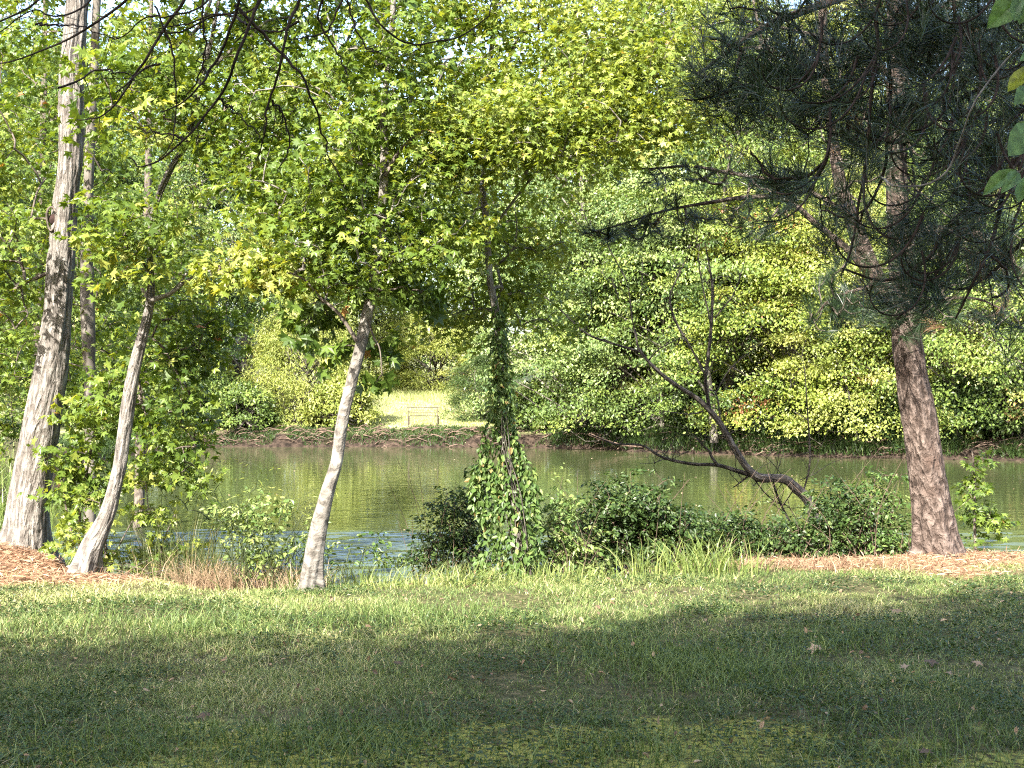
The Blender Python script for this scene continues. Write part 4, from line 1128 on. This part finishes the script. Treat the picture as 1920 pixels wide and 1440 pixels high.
def place(src, px, Y, rz, sc, label=None, first=False, mat=None, dz=0.0, name=None):
    x = (px-960)/FPX*Y
    if first:
        r = src
    else:
        r = src.copy(); COL.objects.link(r)
        for ch in list(src.children):
            c = ch.copy(); COL.objects.link(c); c.parent = r
            if mat and c.name.startswith("crown"):
                c.data = mat_mesh(ch.data, mat)
    r.location = (x, Y, gz1(x, Y)+dz); r.rotation_euler = (0, 0, rz); r.scale = (sc, sc, sc) if np.isscalar(sc) else sc
    if label: r['label'] = label
    return r

_mm = {}
def mat_mesh(me, mat):
    k = (me.name, mat)
    if k not in _mm:
        d = me.copy(); d.materials[0] = M[mat]; _mm[k] = d
    return _mm[k]

G = "dense broadleaf trees behind the pond"
pa = far_tree("x", "tree", 'far', 15, .9, 4.6, 420, 170, .145, name="broadleaf_tree", shelf=.28)
pb = far_tree("x", "tree", 'far', 12, .4, 4.2, 430, 180, .14, name="broadleaf_tree", shelf=.34)
pc = far_tree("x", "tree", 'farpale', 17, 1.5, 5.0, 430, 140, .17, name="broadleaf_tree", shelf=.35)
pd_ = far_tree("x", "tree", 'far', 20, 3.5, 5.2, 440, 140, .19, name="broadleaf_tree", shelf=.3)
rows = [
 (pa, 1095, 56.5, .3, .9, "pale-leaved tree at the far shore directly behind the vine-wrapped trunk", 'farpale'),
 (pb, 1165, 54.5, 1.0, .85, "dark-hearted tree at the far shore just right of the vine-wrapped tree", None),
 (pb, 1240, 52.5, 2.4, .9, "far-shore tree whose low boughs reach over the tangled roots", 'farpale'),
 (pa, 1370, 51.5, 4.0, .95, "far-shore tree seen through the upturned branches of the bare leaning tree", None),
 (pb, 1490, 50.5, 5.1, .85, "pale yellow-green tree at the far shore between the bare leaning tree and the pine trunk", 'gumy'),
 (pb, 1620, 48.5, .8, .8, "bright yellow-green low tree at the far shore touching the pine trunk's left side", 'willow'),
 (pb, 1800, 47.5, 3.3, .9, "green layered tree at the far shore right of the pine trunk", None),
 (pa, 1960, 48, 5.5, .8, "tree at the far shore cut by the right edge", None),
 (pa, 385, 60, 2.0, .8, "dark tree at the left end of the far shore", 'bush'),
 (pb, 250, 57, 4.4, .95, "tree on the far left shore behind the crooked trunk", None),
 (pa, 90, 55, .1, .9, "tree on the far left shore behind the thick trunk", 'far'),
 (pb, -60, 52, 1.1, 1, "tree on the far left shore cut by the left edge", None),
 (pc, 460, 72, .6, 1.0, "tall tree rising behind the bright willow bush", None),
 (pd_, 600, 84, 1.9, .9, "tall tree in the gap above the two bright willow bushes", None),
 (pc, 760, 88, 3.0, .95, "tall tree at the back of the far meadow", 'far'),
 (pd_, 930, 84, 4.2, .85, "tall tree at the right side of the far meadow", None),
 (pc, 1050, 64, 5.0, .95, "tall pale tree standing over the shore trees right of the vine-wrapped trunk", None),
 (pd_, 1200, 62, .5, .9, "tall tree behind the low boughs over the roots", None),
 (pa, 1330, 60, 2.2, 1.2, "tall light green tree behind the bare leaning tree", 'farpale'),
 (pd_, 1450, 60, 3.6, .9, "tall tree between the bare leaning tree and the pine", 'willow'),
 (pc, 1580, 58, 5.8, .95, "tall yellowish tree immediately left of the pine trunk", 'willow'),
 (pd_, 1720, 58, 1.4, .9, "tall tree directly behind the pine trunk", None),
 (pc, 1850, 57, 2.8, .9, "tall tree behind the waist-high sapling by the water", None),
 (pd_, 2000, 57, 4.8, .9, "tall tree just beyond the right edge of the view", None),
 (pd_, 200, 66, 3.9, .95, "tall tree behind the slim and crooked left trunks", None),
 (pc, 20, 64, 5.2, 1.1, "tall tree behind the left edge of the far shore", None),
]
used = set()
def shore_y(px):
    for yy in np.arange(30, 60, .25):
        x_ = (px-960)/FPX*yy
        if pond_dist([x_], [yy])[0] > 0 and yy > 40: return yy
    return 54
rows = [(r_[0], r_[1], (shore_y(r_[1])+1.5 if 950 < r_[1] < 1990 and r_[2] < 57 else r_[2]), *r_[3:]) for r_ in rows]
rows = [(r_[0], r_[1], r_[2], r_[3], r_[4]*(1.17 if r_[2] > 57.5 and r_[1] > 430 else 1), *r_[5:]) for r_ in rows]
for src, px, Y, rz, sc, lab, mt in rows:
    f = id(src) not in used and mt is None
    if f: used.add(id(src)); firsts = (src, px, Y, rz, sc, lab); continue_ = True
    else:
        place(src, px, Y, rz, sc, lab, False, mt)
used2 = set()
for src, px, Y, rz, sc, lab, mt in rows:
    if mt is None and id(src) not in used2:
        used2.add(id(src)); place(src, px, Y, rz, sc, lab, True)

# willows: fine upright foliage
wl = far_tree("rounded bright yellow-green willow bush on the far shore, left of the meadow gap", "bush", 'willow', 5.2, .15, 2.3, 260, 150, .17, name="willow_bush", tpl=LANCE, stems=5, shelf=.7, rc=.55)
wl2 = place(wl, 815, 80, 2.0, (1.5, 1.2, .95), "lower bright willow bush at the back of the far meadow")
wl3 = place(wl, 690, 84, 4.0, (1.4, 1.2, 1.2), "bright willow bush half hidden behind the leaning young trunk")
wl4 = place(wl, 905, 60, 4.4, (.7, .7, .5), "small dark shrub at the right end of the far meadow", mat=None)
place(wl, 575, 57, 0, (1.0, 1.0, 1.0), None, True)
for c in wl4.children:
    if c.name.startswith("crown"): c.data = mat_mesh(wl.children[0].data if wl.children[0].name.startswith("crown") else wl.children[1].data, 'bush')
# low shrubs at the water line
sh = far_tree("low bush at the water line under the left end of the far trees", "bush", 'far', 1.7, .1, 1.2, 70, 110, .13, name="shore_bush", stems=3, shelf=.6, rc=.4)
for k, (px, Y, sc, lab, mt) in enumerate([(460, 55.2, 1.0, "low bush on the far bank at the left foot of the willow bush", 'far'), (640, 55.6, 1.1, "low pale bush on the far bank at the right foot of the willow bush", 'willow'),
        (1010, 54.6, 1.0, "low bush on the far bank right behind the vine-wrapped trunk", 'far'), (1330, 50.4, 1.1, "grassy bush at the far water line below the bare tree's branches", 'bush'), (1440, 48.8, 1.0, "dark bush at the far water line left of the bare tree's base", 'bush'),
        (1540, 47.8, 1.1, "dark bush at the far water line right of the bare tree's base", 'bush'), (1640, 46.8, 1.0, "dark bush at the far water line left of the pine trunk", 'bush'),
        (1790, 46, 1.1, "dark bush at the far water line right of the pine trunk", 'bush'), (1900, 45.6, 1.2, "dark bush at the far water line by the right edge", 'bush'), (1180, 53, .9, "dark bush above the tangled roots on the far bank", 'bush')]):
    place(sh, px, Y, k*1.3, sc, lab, False, mt)
place(sh, 395, 56, 0, 1.15, None, True)

# pine on the far side (bluish crown, top middle)
# far woods: one mass behind everything
n = 1500; m = 90
ang = R(-1.0, 1.0, n); dist = R(92, 135, n)
cx, cy = np.sin(ang)*dist, np.cos(ang)*dist
hh = 20+5*vnoise(cx*.08+3, cy*.08, seed=8)-4*np.exp(-((cx/cy*FPX+960-370)/160)**2)
cz = ground_z(cx, cy)+hh*R(.02, 1, n)**.8
pos = np.repeat(np.stack([cx, cy, cz], 1), m, 0)+rng.normal(size=(n*m, 3))*np.array([1.3, 1.3, .8])
ax = rng.normal(size=(n*m, 3)); ax[:, 2] -= .6
nr = np.array([0, -.5, .8])+rng.normal(size=(n*m, 3))*.5
o = leaves("far_woods", RHOMB, pos, ax, nr, R(.35, .6, n*m), np.clip(np.repeat(rng.normal(.4, .2, n), m)+rng.normal(0, .1, n*m), 0, 1), M['far'])
tag(o, "unbroken mass of distant woods behind the far meadow", None, None, "stuff")
# flanking woods left, right
n = 900
sx = rng.choice([-1, 1], n); cy = R(16, 95, n); cx = np.where(sx < 0, -(cy*.30+9+R(0, 12, n)), cy*.42+14+R(0, 12, n))
cx = np.where((sx < 0) & (cy < 24), cx-2, cx)
k = pond_dist(cx, cy) > 1.5; cx, cy = cx[k], cy[k]; n = len(cx)
cz = ground_z(cx, cy)+R(.2, 15, n)
pos = np.repeat(np.stack([cx, cy, cz], 1), m, 0)+rng.normal(size=(n*m, 3))*np.array([.9, .9, .5])
ax = rng.normal(size=(n*m, 3)); ax[:, 2] -= .6
nr = np.array([0, -.4, .8])+rng.normal(size=(n*m, 3))*.5
o = leaves("side_woods", RHOMB, pos, ax, nr, R(.2, .34, n*m), np.clip(np.repeat(rng.normal(.4, .2, n), m)+rng.normal(0, .1, n*m), 0, 1), M['far'])
tag(o, "woods closing in along both sides of the pond", None, None, "stuff")

# meadow grass and bank growth beyond the pond
n = 60000
x = R(-15, 14, n); y = R(54.3, 84, n)
k = pond_dist(x, y) > 1.0; x, y = x[k], y[k]; n = len(x)
hgt = np.where(y > 70, .34, .13)*R(.5, 1.3, n)
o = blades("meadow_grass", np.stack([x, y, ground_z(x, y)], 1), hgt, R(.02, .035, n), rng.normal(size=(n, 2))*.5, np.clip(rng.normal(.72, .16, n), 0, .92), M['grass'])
tag(o, "sunny pale grass of the far meadow", None, None, "stuff")
n = 420000
x = R(-16, 26, n); y = R(41, 57, n); d = pond_dist(x, y)
k = (d > .02) & (d < 1.9) & (fbm(x*.6, y*.6, seed=88) > np.where(x > 1.5, .30, .38)); x, y = x[k], y[k]; n = len(x)
o = blades("bank_grass", np.stack([x, y, ground_z(x, y)], 1), np.where(x < 1.5, .4, 1)*R(.15, .6, n), R(.02, .035, n), rng.normal(size=(n, 2))*.7, np.clip(rng.normal(.3, .22, n), 0, 1), M['bush'])
tag(o, "weedy grass hanging along the far bank", None, None, "stuff")
tb = Tubes()
for k in range(700):
    t_ = R(0, 1); x0 = -12+36*t_
    y0 = np.interp(x0, [-12, 0, 3, 8, 15.5, 24], [53.8, 53, 51.5, 47, 44.2, 42])+R(.1, 1.2)
    z0 = gz1(x0, y0); l = R(.2, .9); a = R(-.6, .6)
    p0 = np.array([x0, y0, z0+R(-.05, .15)]); p2 = p0+np.array([l*math.cos(a), l*math.sin(a)*.5-.1, R(-.25, .15)])
    tb.add(catmull(np.array([p0, (p0+p2)/2+[0, -.1, R(.0, .16)], p2]), 5), np.linspace(R(.012, .03), .006, 5), 5)
o = tb.build("bank_debris", M['root']); tag(o, "tangled roots and dead sticks along the far water line", None, None, "stuff")

# fallen log in the far water line
lg = Tubes(); q = catmull(np.array([P(1000, 826, 52), P(1100, 815, 50.6), P(1150, 833, 49.8), P(1200, 838, 49.2)]), 20)
q = catmull(np.array([P(1105, 814, 50.6), P(1130, 824, 50.3), P(1165, 834, 50), P(1205, 838, 49.6)]), 20)
lg.add(q, np.linspace(.06, .03, 20), 9, .006, seed=3)
o = lg.build("fallen_branch", M['root']); tag(o, "long bare fallen branch dipping into the water at the far bank", "branch")

for lab, base_px, Yq, chains_ in (
    ("grey forked dead trunk against the far trees, behind the bare leaning tree", 1338, 47.6, [[(1340, 830, 16), (1334, 760, 14), (1326, 690, 11), (1316, 640, 7), (1308, 600, 4)], [(1328, 700, 7), (1345, 650, 5), (1352, 610, 3)], [(1332, 745, 6), (1300, 700, 4), (1285, 660, 2)]]),
    ("thin pale dead stem leaning left at the far shore, left of the pine trunk", 1612, 46.2, [[(1612, 850, 7), (1596, 760, 6), (1580, 700, 5), (1545, 640, 4), (1500, 570, 2)], [(1590, 740, 4), (1560, 700, 3), (1520, 680, 2)], [(1575, 690, 4), (1600, 640, 2), (1612, 610, 1.5)], [(1550, 650, 3), (1560, 610, 2), (1556, 580, 1.5)]]),
    ("pale bare snag at the far shore by the right edge, one limb reaching left", 1950, 45.2, [[(1950, 860, 14), (1948, 760, 12), (1940, 680, 10), (1935, 560, 5)], [(1942, 640, 9), (1905, 632, 8), (1860, 628, 6), (1820, 620, 5), (1785, 612, 2)], [(1880, 630, 5), (1862, 650, 3), (1850, 665, 2)]])):
    zq = gz1((base_px-960)/FPX*Yq, Yq)
    tq = empty("dead_tree", ((base_px-960)/FPX*Yq, Yq, zq), lab, "tree")
    for kq, cq in enumerate(chains_):
        tb = Tubes(); limb(tb, cq, Yq, 24, 8, .012, seed=kq+2); tb.build("trunk" if kq == 0 else "branch", M['bark_far'], tq)

# thin framed bench on the far bank
bx = (793-960)/FPX*55.4; by = 55.4; bz = gz1(bx, by)
bt = empty("bench", (bx, by, bz), "thin dark framed bench standing at the far bank in the meadow gap", "bench")
def box(name, c, s, mat, parent):
    c = np.array(c)+np.array(parent.location); s = np.array(s)/2
    v = np.array([(c[0]+i*s[0], c[1]+j*s[1], c[2]+k*s[2]) for k in (-1, 1) for i, j in ((-1, -1), (1, -1), (1, 1), (-1, 1))])
    return mesh_obj(name, v, [0, 3, 2, 1, 4, 5, 6, 7, 0, 1, 5, 4, 1, 2, 6, 5, 2, 3, 7, 6, 3, 0, 4, 7], [4]*6, M[mat], parent)
for sx_ in (-.58, .58):
    box("leg", (sx_, 0, .40), (.028, .028, .80), 'wood', bt); box("leg", (sx_, .42, .22), (.05, .05, .46), 'wood', bt)
    box("armrest", (sx_, .21, .62), (.05, .44, .035), 'wood', bt)
box("back_rail", (0, .0, .79), (1.26, .03, .03), 'wood', bt); box("back_rail", (0, .0, .58), (1.1, .02, .03), 'wood', bt)
box("seat", (0, .24, .45), (1.1, .4, .035), 'wood', bt)

# pale building glimpsed through the dark tree on the far left shore
bx, by = (430-960)/FPX*76, 76.0; bz = gz1(bx, by)
bt = empty("shed", (bx, by, bz), "pale outbuilding glimpsed through dark leaves at the left end of the far shore", "building")
box("wall", (0, 0, 1.1), (5.2, 3.2, 2.6), 'pale', bt)
v = np.array([(-2.8, -1.8, 2.41), (2.8, -1.8, 2.41), (2.8, 1.8, 2.41), (-2.8, 1.8, 2.41), (-2.8, 0, 3.3), (2.8, 0, 3.3)])+np.array(bt.location)
mesh_obj("roof", v, [0, 1, 5, 4, 2, 3, 4, 5, 0, 4, 3, 1, 2, 5, 3, 2, 1, 0], [4, 4, 3, 3, 4], M['roof'], bt)
box("door", (.6, -1.62, .85), (.9, .04, 2.0), 'wood', bt)

# ================================================================== SHADE TREES BEHIND THE CAMERA
sg = "tall shade trees standing behind the viewer"
sd = far_tree("full leafy shade tree behind the viewer, throwing shadow over the lawn", "tree", 'far', 12.0, 4.2, 4.1, 360, 120, .22, name="shade_tree", group=sg, shelf=.5, rc=1.0)
for k, (x, y, s, rz) in enumerate([(-12.6, -6.0, 1.05, 1), (-9.0, -5.8, 1.0, 2), (-5.6, -5.0, 1.0, 3), (-2.2, -4.25, 1.02, 4), (1.6, -4.1, 1.02, 5), (4.6, -5.0, 1.0, 3.3), (-11.5, -10, 1.25, 2.6), (-7, -9.8, 1.25, .6), (-2, -9.8, 1.28, 1.6), (-17, -8, 1.1, 0), (-7.7, -7.2, 1.1, 4.1), (-4, -7.2, 1.1, 5.1)]):
    r = sd if k == 0 else place(sd, 960, 0, rz, s)
    y -= .45; r.location = (x, y, 0); r.scale = (s, s, s); r.rotation_euler = (0, 0, rz)

# ================================================================== OVERHANGING PINE (trunk beside the viewer, out of frame)
t9 = empty("overhanging_pine", (5.6, 5.0, 0), "dark pine overhanging the view from the upper right with bare curving twigs across the top", "tree")
tb = Tubes()
q = catmull(np.array([(5.6, 5.0, -.1), (5.55, 5.0, 2), (5.45, 5.05, 5), (5.5, 5.0, 11)]), 60)
tb.add(q, np.linspace(.26, .1, 60), 28, .012, (7, 2.2), 6); tb.build("trunk", M['bark_pine'], t9)
def limb9(pts, r0, r1, n=40):
    T = Tubes(); q = catmull(np.array(pts, float), n); T.add(q, np.linspace(r0, r1, n), 8, .003, seed=int(r0*1000)); T.build("limb", M['bark_dead'], t9); return q
La = limb9([(5.5, 5.0, 3.6), (3.5, 5.1, 3.75), (1.2, 5.1, 3.55), (-.8, 5.1, 3.45), (-2.4, 5.1, 3.25)], .06, .012)
Lb = limb9([(5.5, 5.0, 3.1), (4.2, 6.1, 3.65), (2.8, 6.6, 3.75), (1.4, 6.8, 3.4), (.9, 6.8, 3.1)], .05, .01)
Lc = limb9([(5.5, 5.0, 2.6), (3.8, 5.9, 3.0), (2.9, 6.0, 3.2), (2.0, 6.3, 3.2)], .045, .01)
Ld = limb9([(5.5, 5.0, 4.6), (3.2, 4.6, 4.9), (1.0, 4.6, 4.9), (-1.5, 4.6, 4.6)], .06, .012)

dead = [[(262, -40), (232, 4), (165, 52), (116, 79), (41, 109), (-20, 125)], [(370, -50), (341, 7), (311, 49), (274, 109), (244, 154), (221, 191), (184, 221), (146, 224)],
        [(470, -50), (450, 0), (424, 75), (394, 131), (371, 165), (338, 195), (300, 210)], [(500, -60), (484, 0), (461, 60), (439, 124), (416, 176), (379, 225), (345, 262), (300, 300), (262, 311), (240, 296)],
        [(590, -50), (562, 0), (540, 49), (525, 116), (506, 187), (495, 244), (482, 300)], [(440, 10), (469, 41), (525, 94), (562, 135), (585, 180), (600, 240), (615, 281), (640, 345)],
        [(375, -60), (382, 22), (384, 94), (375, 142), (349, 180)], [(409, 184), (430, 200), (450, 217), (487, 259)], [(290, 10), (311, 64), (326, 124), (328, 210), (319, 274), (296, 300)],
        [(109, 165), (150, 150), (180, 131), (221, 135), (251, 142)], [(67, 45), (96, 47), (124, 47), (165, 49)], [(508, 190), (525, 205), (536, 225), (542, 262), (534, 295), (521, 322)],
        [(680, -50), (689, 8), (715, 52), (764, 82), (820, 79), (865, 67), (902, 41), (919, 19), (921, -60)], [(660, -60), (637, 8), (615, 56), (580, 68), (544, 75)], [(420, -50), (380, 10), (320, 30), (270, 35), (225, 70), (170, 55)],
        [(520, -40), (470, 20), (400, 30), (340, 60), (290, 62)], [(110, -40), (60, 10), (0, 40), (-30, 50)], [(200, -40), (160, 10), (110, 30), (60, 20), (0, 60)], [(560, 40), (520, 60), (470, 55), (440, 80)], [(300, 120), (270, 130), (235, 160), (215, 175)],
        [(640, -60), (660, 40), (690, 90), (720, 95)], [(465, 45), (440, 30), (400, 28), (350, 45), (300, 52)], [(344, 262), (330, 255), (300, 250), (270, 235)], [(610, -40), (600, 40), (640, 110), (650, 140)]]
for k, q in enumerate(dead):
    Yd = 4.9+R(-.5, .6); w0 = R(6.5, 9) if k < 6 else R(4.2, 6)
    pts = np.array([P(a[0], a[1], Yd+R(-.06, .06)+.02*i) for i, a in enumerate(q)])
    nn = 40; s = catmull(pts, nn); s += (fbm(np.arange(nn)*.35+k*9, np.zeros(nn), seed=k)[:, None]-.5)*.02
    T = Tubes(); T.add(s, np.linspace(w0, 2.4, nn)/2/FPX*Yd, 7, .0006, seed=k)
    for j in range(5):
        i0 = int(R(6, nn-4)); a = s[i0]; T.add(np.array([a, a+rng.normal(size=3)*.02+[0, 0, -.01], a+rng.normal(size=3)*.04+[0, 0, -.02]]), [.002, .0015, .0008], 4)
    T.build("dead_twig", M['bark_dead'], t9)

live = [([(1917, 86), (1887, 112), (1842, 169), (1820, 210), (1797, 270), (1775, 322), (1730, 349), (1677, 352), (1651, 334)], 5.0, 2.6), ([(1960, 230), (1920, 262), (1865, 311), (1842, 356), (1812, 394), (1786, 416), (1764, 442), (1745, 480), (1711, 506), (1674, 523), (1629, 521), (1580, 502)], 6.0, 11),
        ([(1900, 300), (1880, 367), (1869, 420), (1854, 469), (1820, 540), (1790, 600)], 5.8, 8), ([(1645, 20), (1640, 124), (1632, 225), (1625, 300), (1610, 394), (1591, 484), (1578, 514)], 6.0, 6),
        ([(1660, 40), (1668, 120), (1670, 187), (1662, 262), (1655, 326), (1625, 390), (1580, 407), (1542, 394)], 6.1, 6), ([(1659, 97), (1599, 127), (1569, 187), (1557, 244), (1546, 304), (1520, 352), (1490, 364), (1456, 360)], 6.2, 7),
        ([(1545, 305), (1512, 330), (1467, 336), (1437, 322), (1407, 285)], 6.2, 5), ([(1560, 170), (1535, 112), (1479, 37), (1445, 22), (1374, 15)], 6.3, 6), ([(1540, 140), (1482, 135), (1449, 135), (1422, 120), (1362, 82), (1329, 71)], 6.3, 6),
        ([(1540, 145), (1500, 150), (1460, 140), (1392, 161), (1340, 182), (1280, 188)], 6.3, 6), ([(1760, -60), (1700, 11), (1674, 67), (1659, 97)], 6.1, 10), ([(1750, 0), (1745, 90), (1720, 190), (1690, 260), (1640, 262), (1590, 230)], 6.0, 6),
        ([(1790, -20), (1790, 100), (1770, 190), (1778, 240), (1745, 275), (1700, 265)], 6.2, 5), ([(1930, 120), (1860, 150), (1790, 190), (1700, 195), (1640, 220), (1560, 225), (1490, 215)], 6.4, 7), ([(1950, 420), (1900, 470), (1850, 520), (1800, 540), (1760, 530)], 6.2, 7),
        ([(1845, 350), (1800, 330), (1760, 300), (1730, 240), (1730, 200)], 6.0, 5), ([(1840, 470), (1880, 500), (1890, 540), (1860, 560)], 5.9, 5), ([(1950, 180), (1870, 250), (1840, 290), (1800, 300)], 6.4, 6),
        ([(1700, 270), (1650, 260), (1600, 235), (1560, 190)], 6.3, 5), ([(1764, 442), (1760, 500), (1720, 560), (1680, 600)], 6.1, 6), ([(1820, 390), (1790, 460), (1740, 540), (1730, 590)], 6.0, 5)]
nd9 = [np.append(p, 0) for L_ in (Lb, Lc) for p in L_[10::2]]
for k, (q, Yd, w0) in enumerate(live):
    pts = np.array([P(a[0], a[1], Yd+R(-.08, .08)) for a in q]); nn = 36; s = catmull(pts, nn)
    s += (fbm(np.arange(nn)*.3+k*7, np.zeros(nn)+3, seed=k+50)[:, None]-.5)*.03
    T = Tubes(); T.add(s, np.linspace(w0*1.4, 4, nn)/2/FPX*Yd, 7, .0008, seed=k); T.build("twig", M['bark_dead'] if k else M['bark_smooth'], t9)
    if k: nd9 += [np.append(p, 0) for p in s[8::3]]
jt = []; jd = []
for k in range(60):
    sx_, sy_ = (R(1500, 1930), R(-60, 330)) if k % 3 else (R(1720, 1940), R(200, 480))
    Yj = R(5.3, 5.95); a_ = R(1.2, 2.1); turn = R(.010, .028)*rng.choice([1, 1, 1, -1]); L9 = R(110, 260); st = L9/14
    q = [(sx_, sy_)]
    for j in range(14):
        q.append((q[-1][0]+math.cos(a_)*st, q[-1][1]+math.sin(a_)*st)); a_ += turn*st*(.2+1.1*j/14)
    s = catmull(np.array([P(a[0], a[1], Yj+R(-.01, .01)-.012*i) for i, a in enumerate(q)]), 26)
    T = Tubes(); T.add(s, np.linspace(R(4.5, 7), 2.8, 26)/2/FPX*Yj, 6, .0006, seed=k); T.build("twig", M['bark_dead'], t9)
    jt += [s[-1]]; jd += [s[-1]-s[-3]]
    nd9 += [np.append(p, 0) for p in s[12::5]]
needles("needles", t9, np.array(jt), unit(np.array(jd)), 55, .19, .0019, M['needle'], tone=.35, spread=.75, back=.2)
def ell9(*a): return ell(*a)
tg = np.vstack([ell9(1840, 60, 6.8, 130, .4, 130, 60), ell9(1900, 220, 6.9, 60, .3, 100, 26), ell9(1560, 70, 6.2, 210, .5, 110, 58), ell9(1780, 90, 6.1, 190, .6, 130, 74), ell9(1400, 150, 6.3, 130, .3, 90, 26), ell9(1480, 180, 6.3, 180, .4, 80, 32), ell9(1660, 230, 6.3, 180, .5, 90, 37), ell9(1840, 300, 6.2, 110, .5, 120, 37), ell9(1450, 330, 6.3, 90, .35, 50, 11), ell9(1600, 400, 6.3, 90, .3, 50, 8),
                ell9(1760, 440, 6.2, 110, .4, 90, 26), ell9(1700, 540, 6.1, 100, .35, 60, 14), ell9(1880, 460, 6.2, 60, .4, 70, 12), ell9(1360, 60, 6.4, 70, .3, 60, 8), ell9(1310, 170, 6.4, 40, .2, 30, 4), ell9(1700, -140, 6.0, 330, .7, 90, 36), ell9(1900, 600, 6.2, 40, .3, 50, 4)])
tb, dr = grow(nd9, tg, up=-.3, r0=.0022, seg=4, sag=.45, wig=.09); tb.build("branch_sprays", M['bark_dead'], t9)
dr = unit(dr*.7+np.array([-.35, .1, .35])+rng.normal(size=dr.shape)*.25)
needles("needles", t9, tg, dr, 58, .20, .0023, M['needle'], tone=.35, spread=.8, back=.16)
# upper canopy of the same pine, above the frame
tg = np.stack([R(.6, 6.5, 420), R(3.0, 6.4, 420), R(3.6, 6.0, 420)], 1); tg = tg[(tg[:, 2] > 3.4+.30*(tg[:, 1]-5)) & (tg[:, 1]+1.093*tg[:, 2] < 9.9)]
tb, dr = grow([np.append(p, 0) for p in q]*0+[np.append(p, 0) for L_ in (La, Ld) for p in L_[:30:2]]+[np.array([5.5, 5.0, z, 0]) for z in np.linspace(4, 9, 8)], tg, up=.2, r0=.003); tb.build("branch_sprays", M['bark_dead'], t9)
needles("needles", t9, tg, dr, 60, .22, .0045, M['needle'], tone=.3, spread=.7)

# ================================================================== DOGWOOD at the right edge
t10 = empty("dogwood_tree", (2.25, 4.3, 0), "big pale green leaves poking in at the upper right corner, close to the viewer", "tree")
tb = Tubes(); s = catmull(np.array([(2.3, 4.3, -.05), (2.25, 4.3, 1.2), (2.15, 4.25, 2.6), (1.9, 4.2, 3.3)]), 24); tb.add(s, np.linspace(.03, .01, 24), 8, .001); tb.build("trunk", M['bark_smooth'], t10)
T = Tubes()
for q in ([(2040, 30), (1960, 10), (1905, 5), (1880, -10)], [(2050, 150), (1960, 170), (1915, 165)], [(2060, 330), (1960, 290), (1915, 320), (1895, 330)]):
    limb(T, [(a[0], a[1], 4) for a in q], 4.15, 12, 6)
T.build("branch_sprays", M['bark_smooth'], t10)
lf = [((1918, -6), (1853, 46), .4), ((1912, -6), (1902, 40), .4), ((1930, -8), (1912, 44), .3), ((1928, 122), (1890, 172), 1.0), ((1935, 230), (1898, 290), .3), ((1930, 165), (1905, 190), .2), ((1938, 240), (1900, 250), .9),
      ((1905, 318), (1842, 360), .3), ((1908, 322), (1884, 355), .35), ((1922, 330), (1912, 380), .35), ((1960, 60), (1925, 90), .5), ((1940, 100), (1915, 110), .4)]
p0 = np.array([P(a[0][0], a[0][1], 4.15) for a in lf]); p1 = np.array([P(a[1][0], a[1][1], 4.12+R(-.03, .03)) for a in lf])
szs = np.linalg.norm(p1-p0, axis=1)
BIG = (np.array([(0, 0, 0), (0, .5, -.02), (0, 1, -.1), (.15, .12, .03), (.27, .35, .05), (.26, .6, .03), (.13, .85, -.04), (-.15, .12, .03), (-.27, .35, .05), (-.26, .6, .03), (-.13, .85, -.04)], float),
       [(0, 3, 4, 1), (1, 4, 5), (1, 5, 6, 2), (0, 1, 8, 7), (1, 9, 8), (1, 2, 10, 9)])
leaves("foliage", BIG, p0, p1-p0, np.array([-.3, -1, .35])+rng.normal(size=(len(lf), 3))*.3, szs, np.array([a[2] for a in lf]), M['dogw'], t10)
tg = np.stack([R(1.7, 2.8, 30), R(3.9, 4.6, 30), R(3.0, 3.6, 30)], 1); tg = tg[tg[:, 2] > 1.6+.29*tg[:, 1]]
p_, a_, n_, s_ = sprays(tg, rnd_dirs(len(tg)), 10, .2, .09); leaves("foliage", BIG, p_, a_, n_, s_, R(.1, .7, len(p_)), M['dogw'], t10)
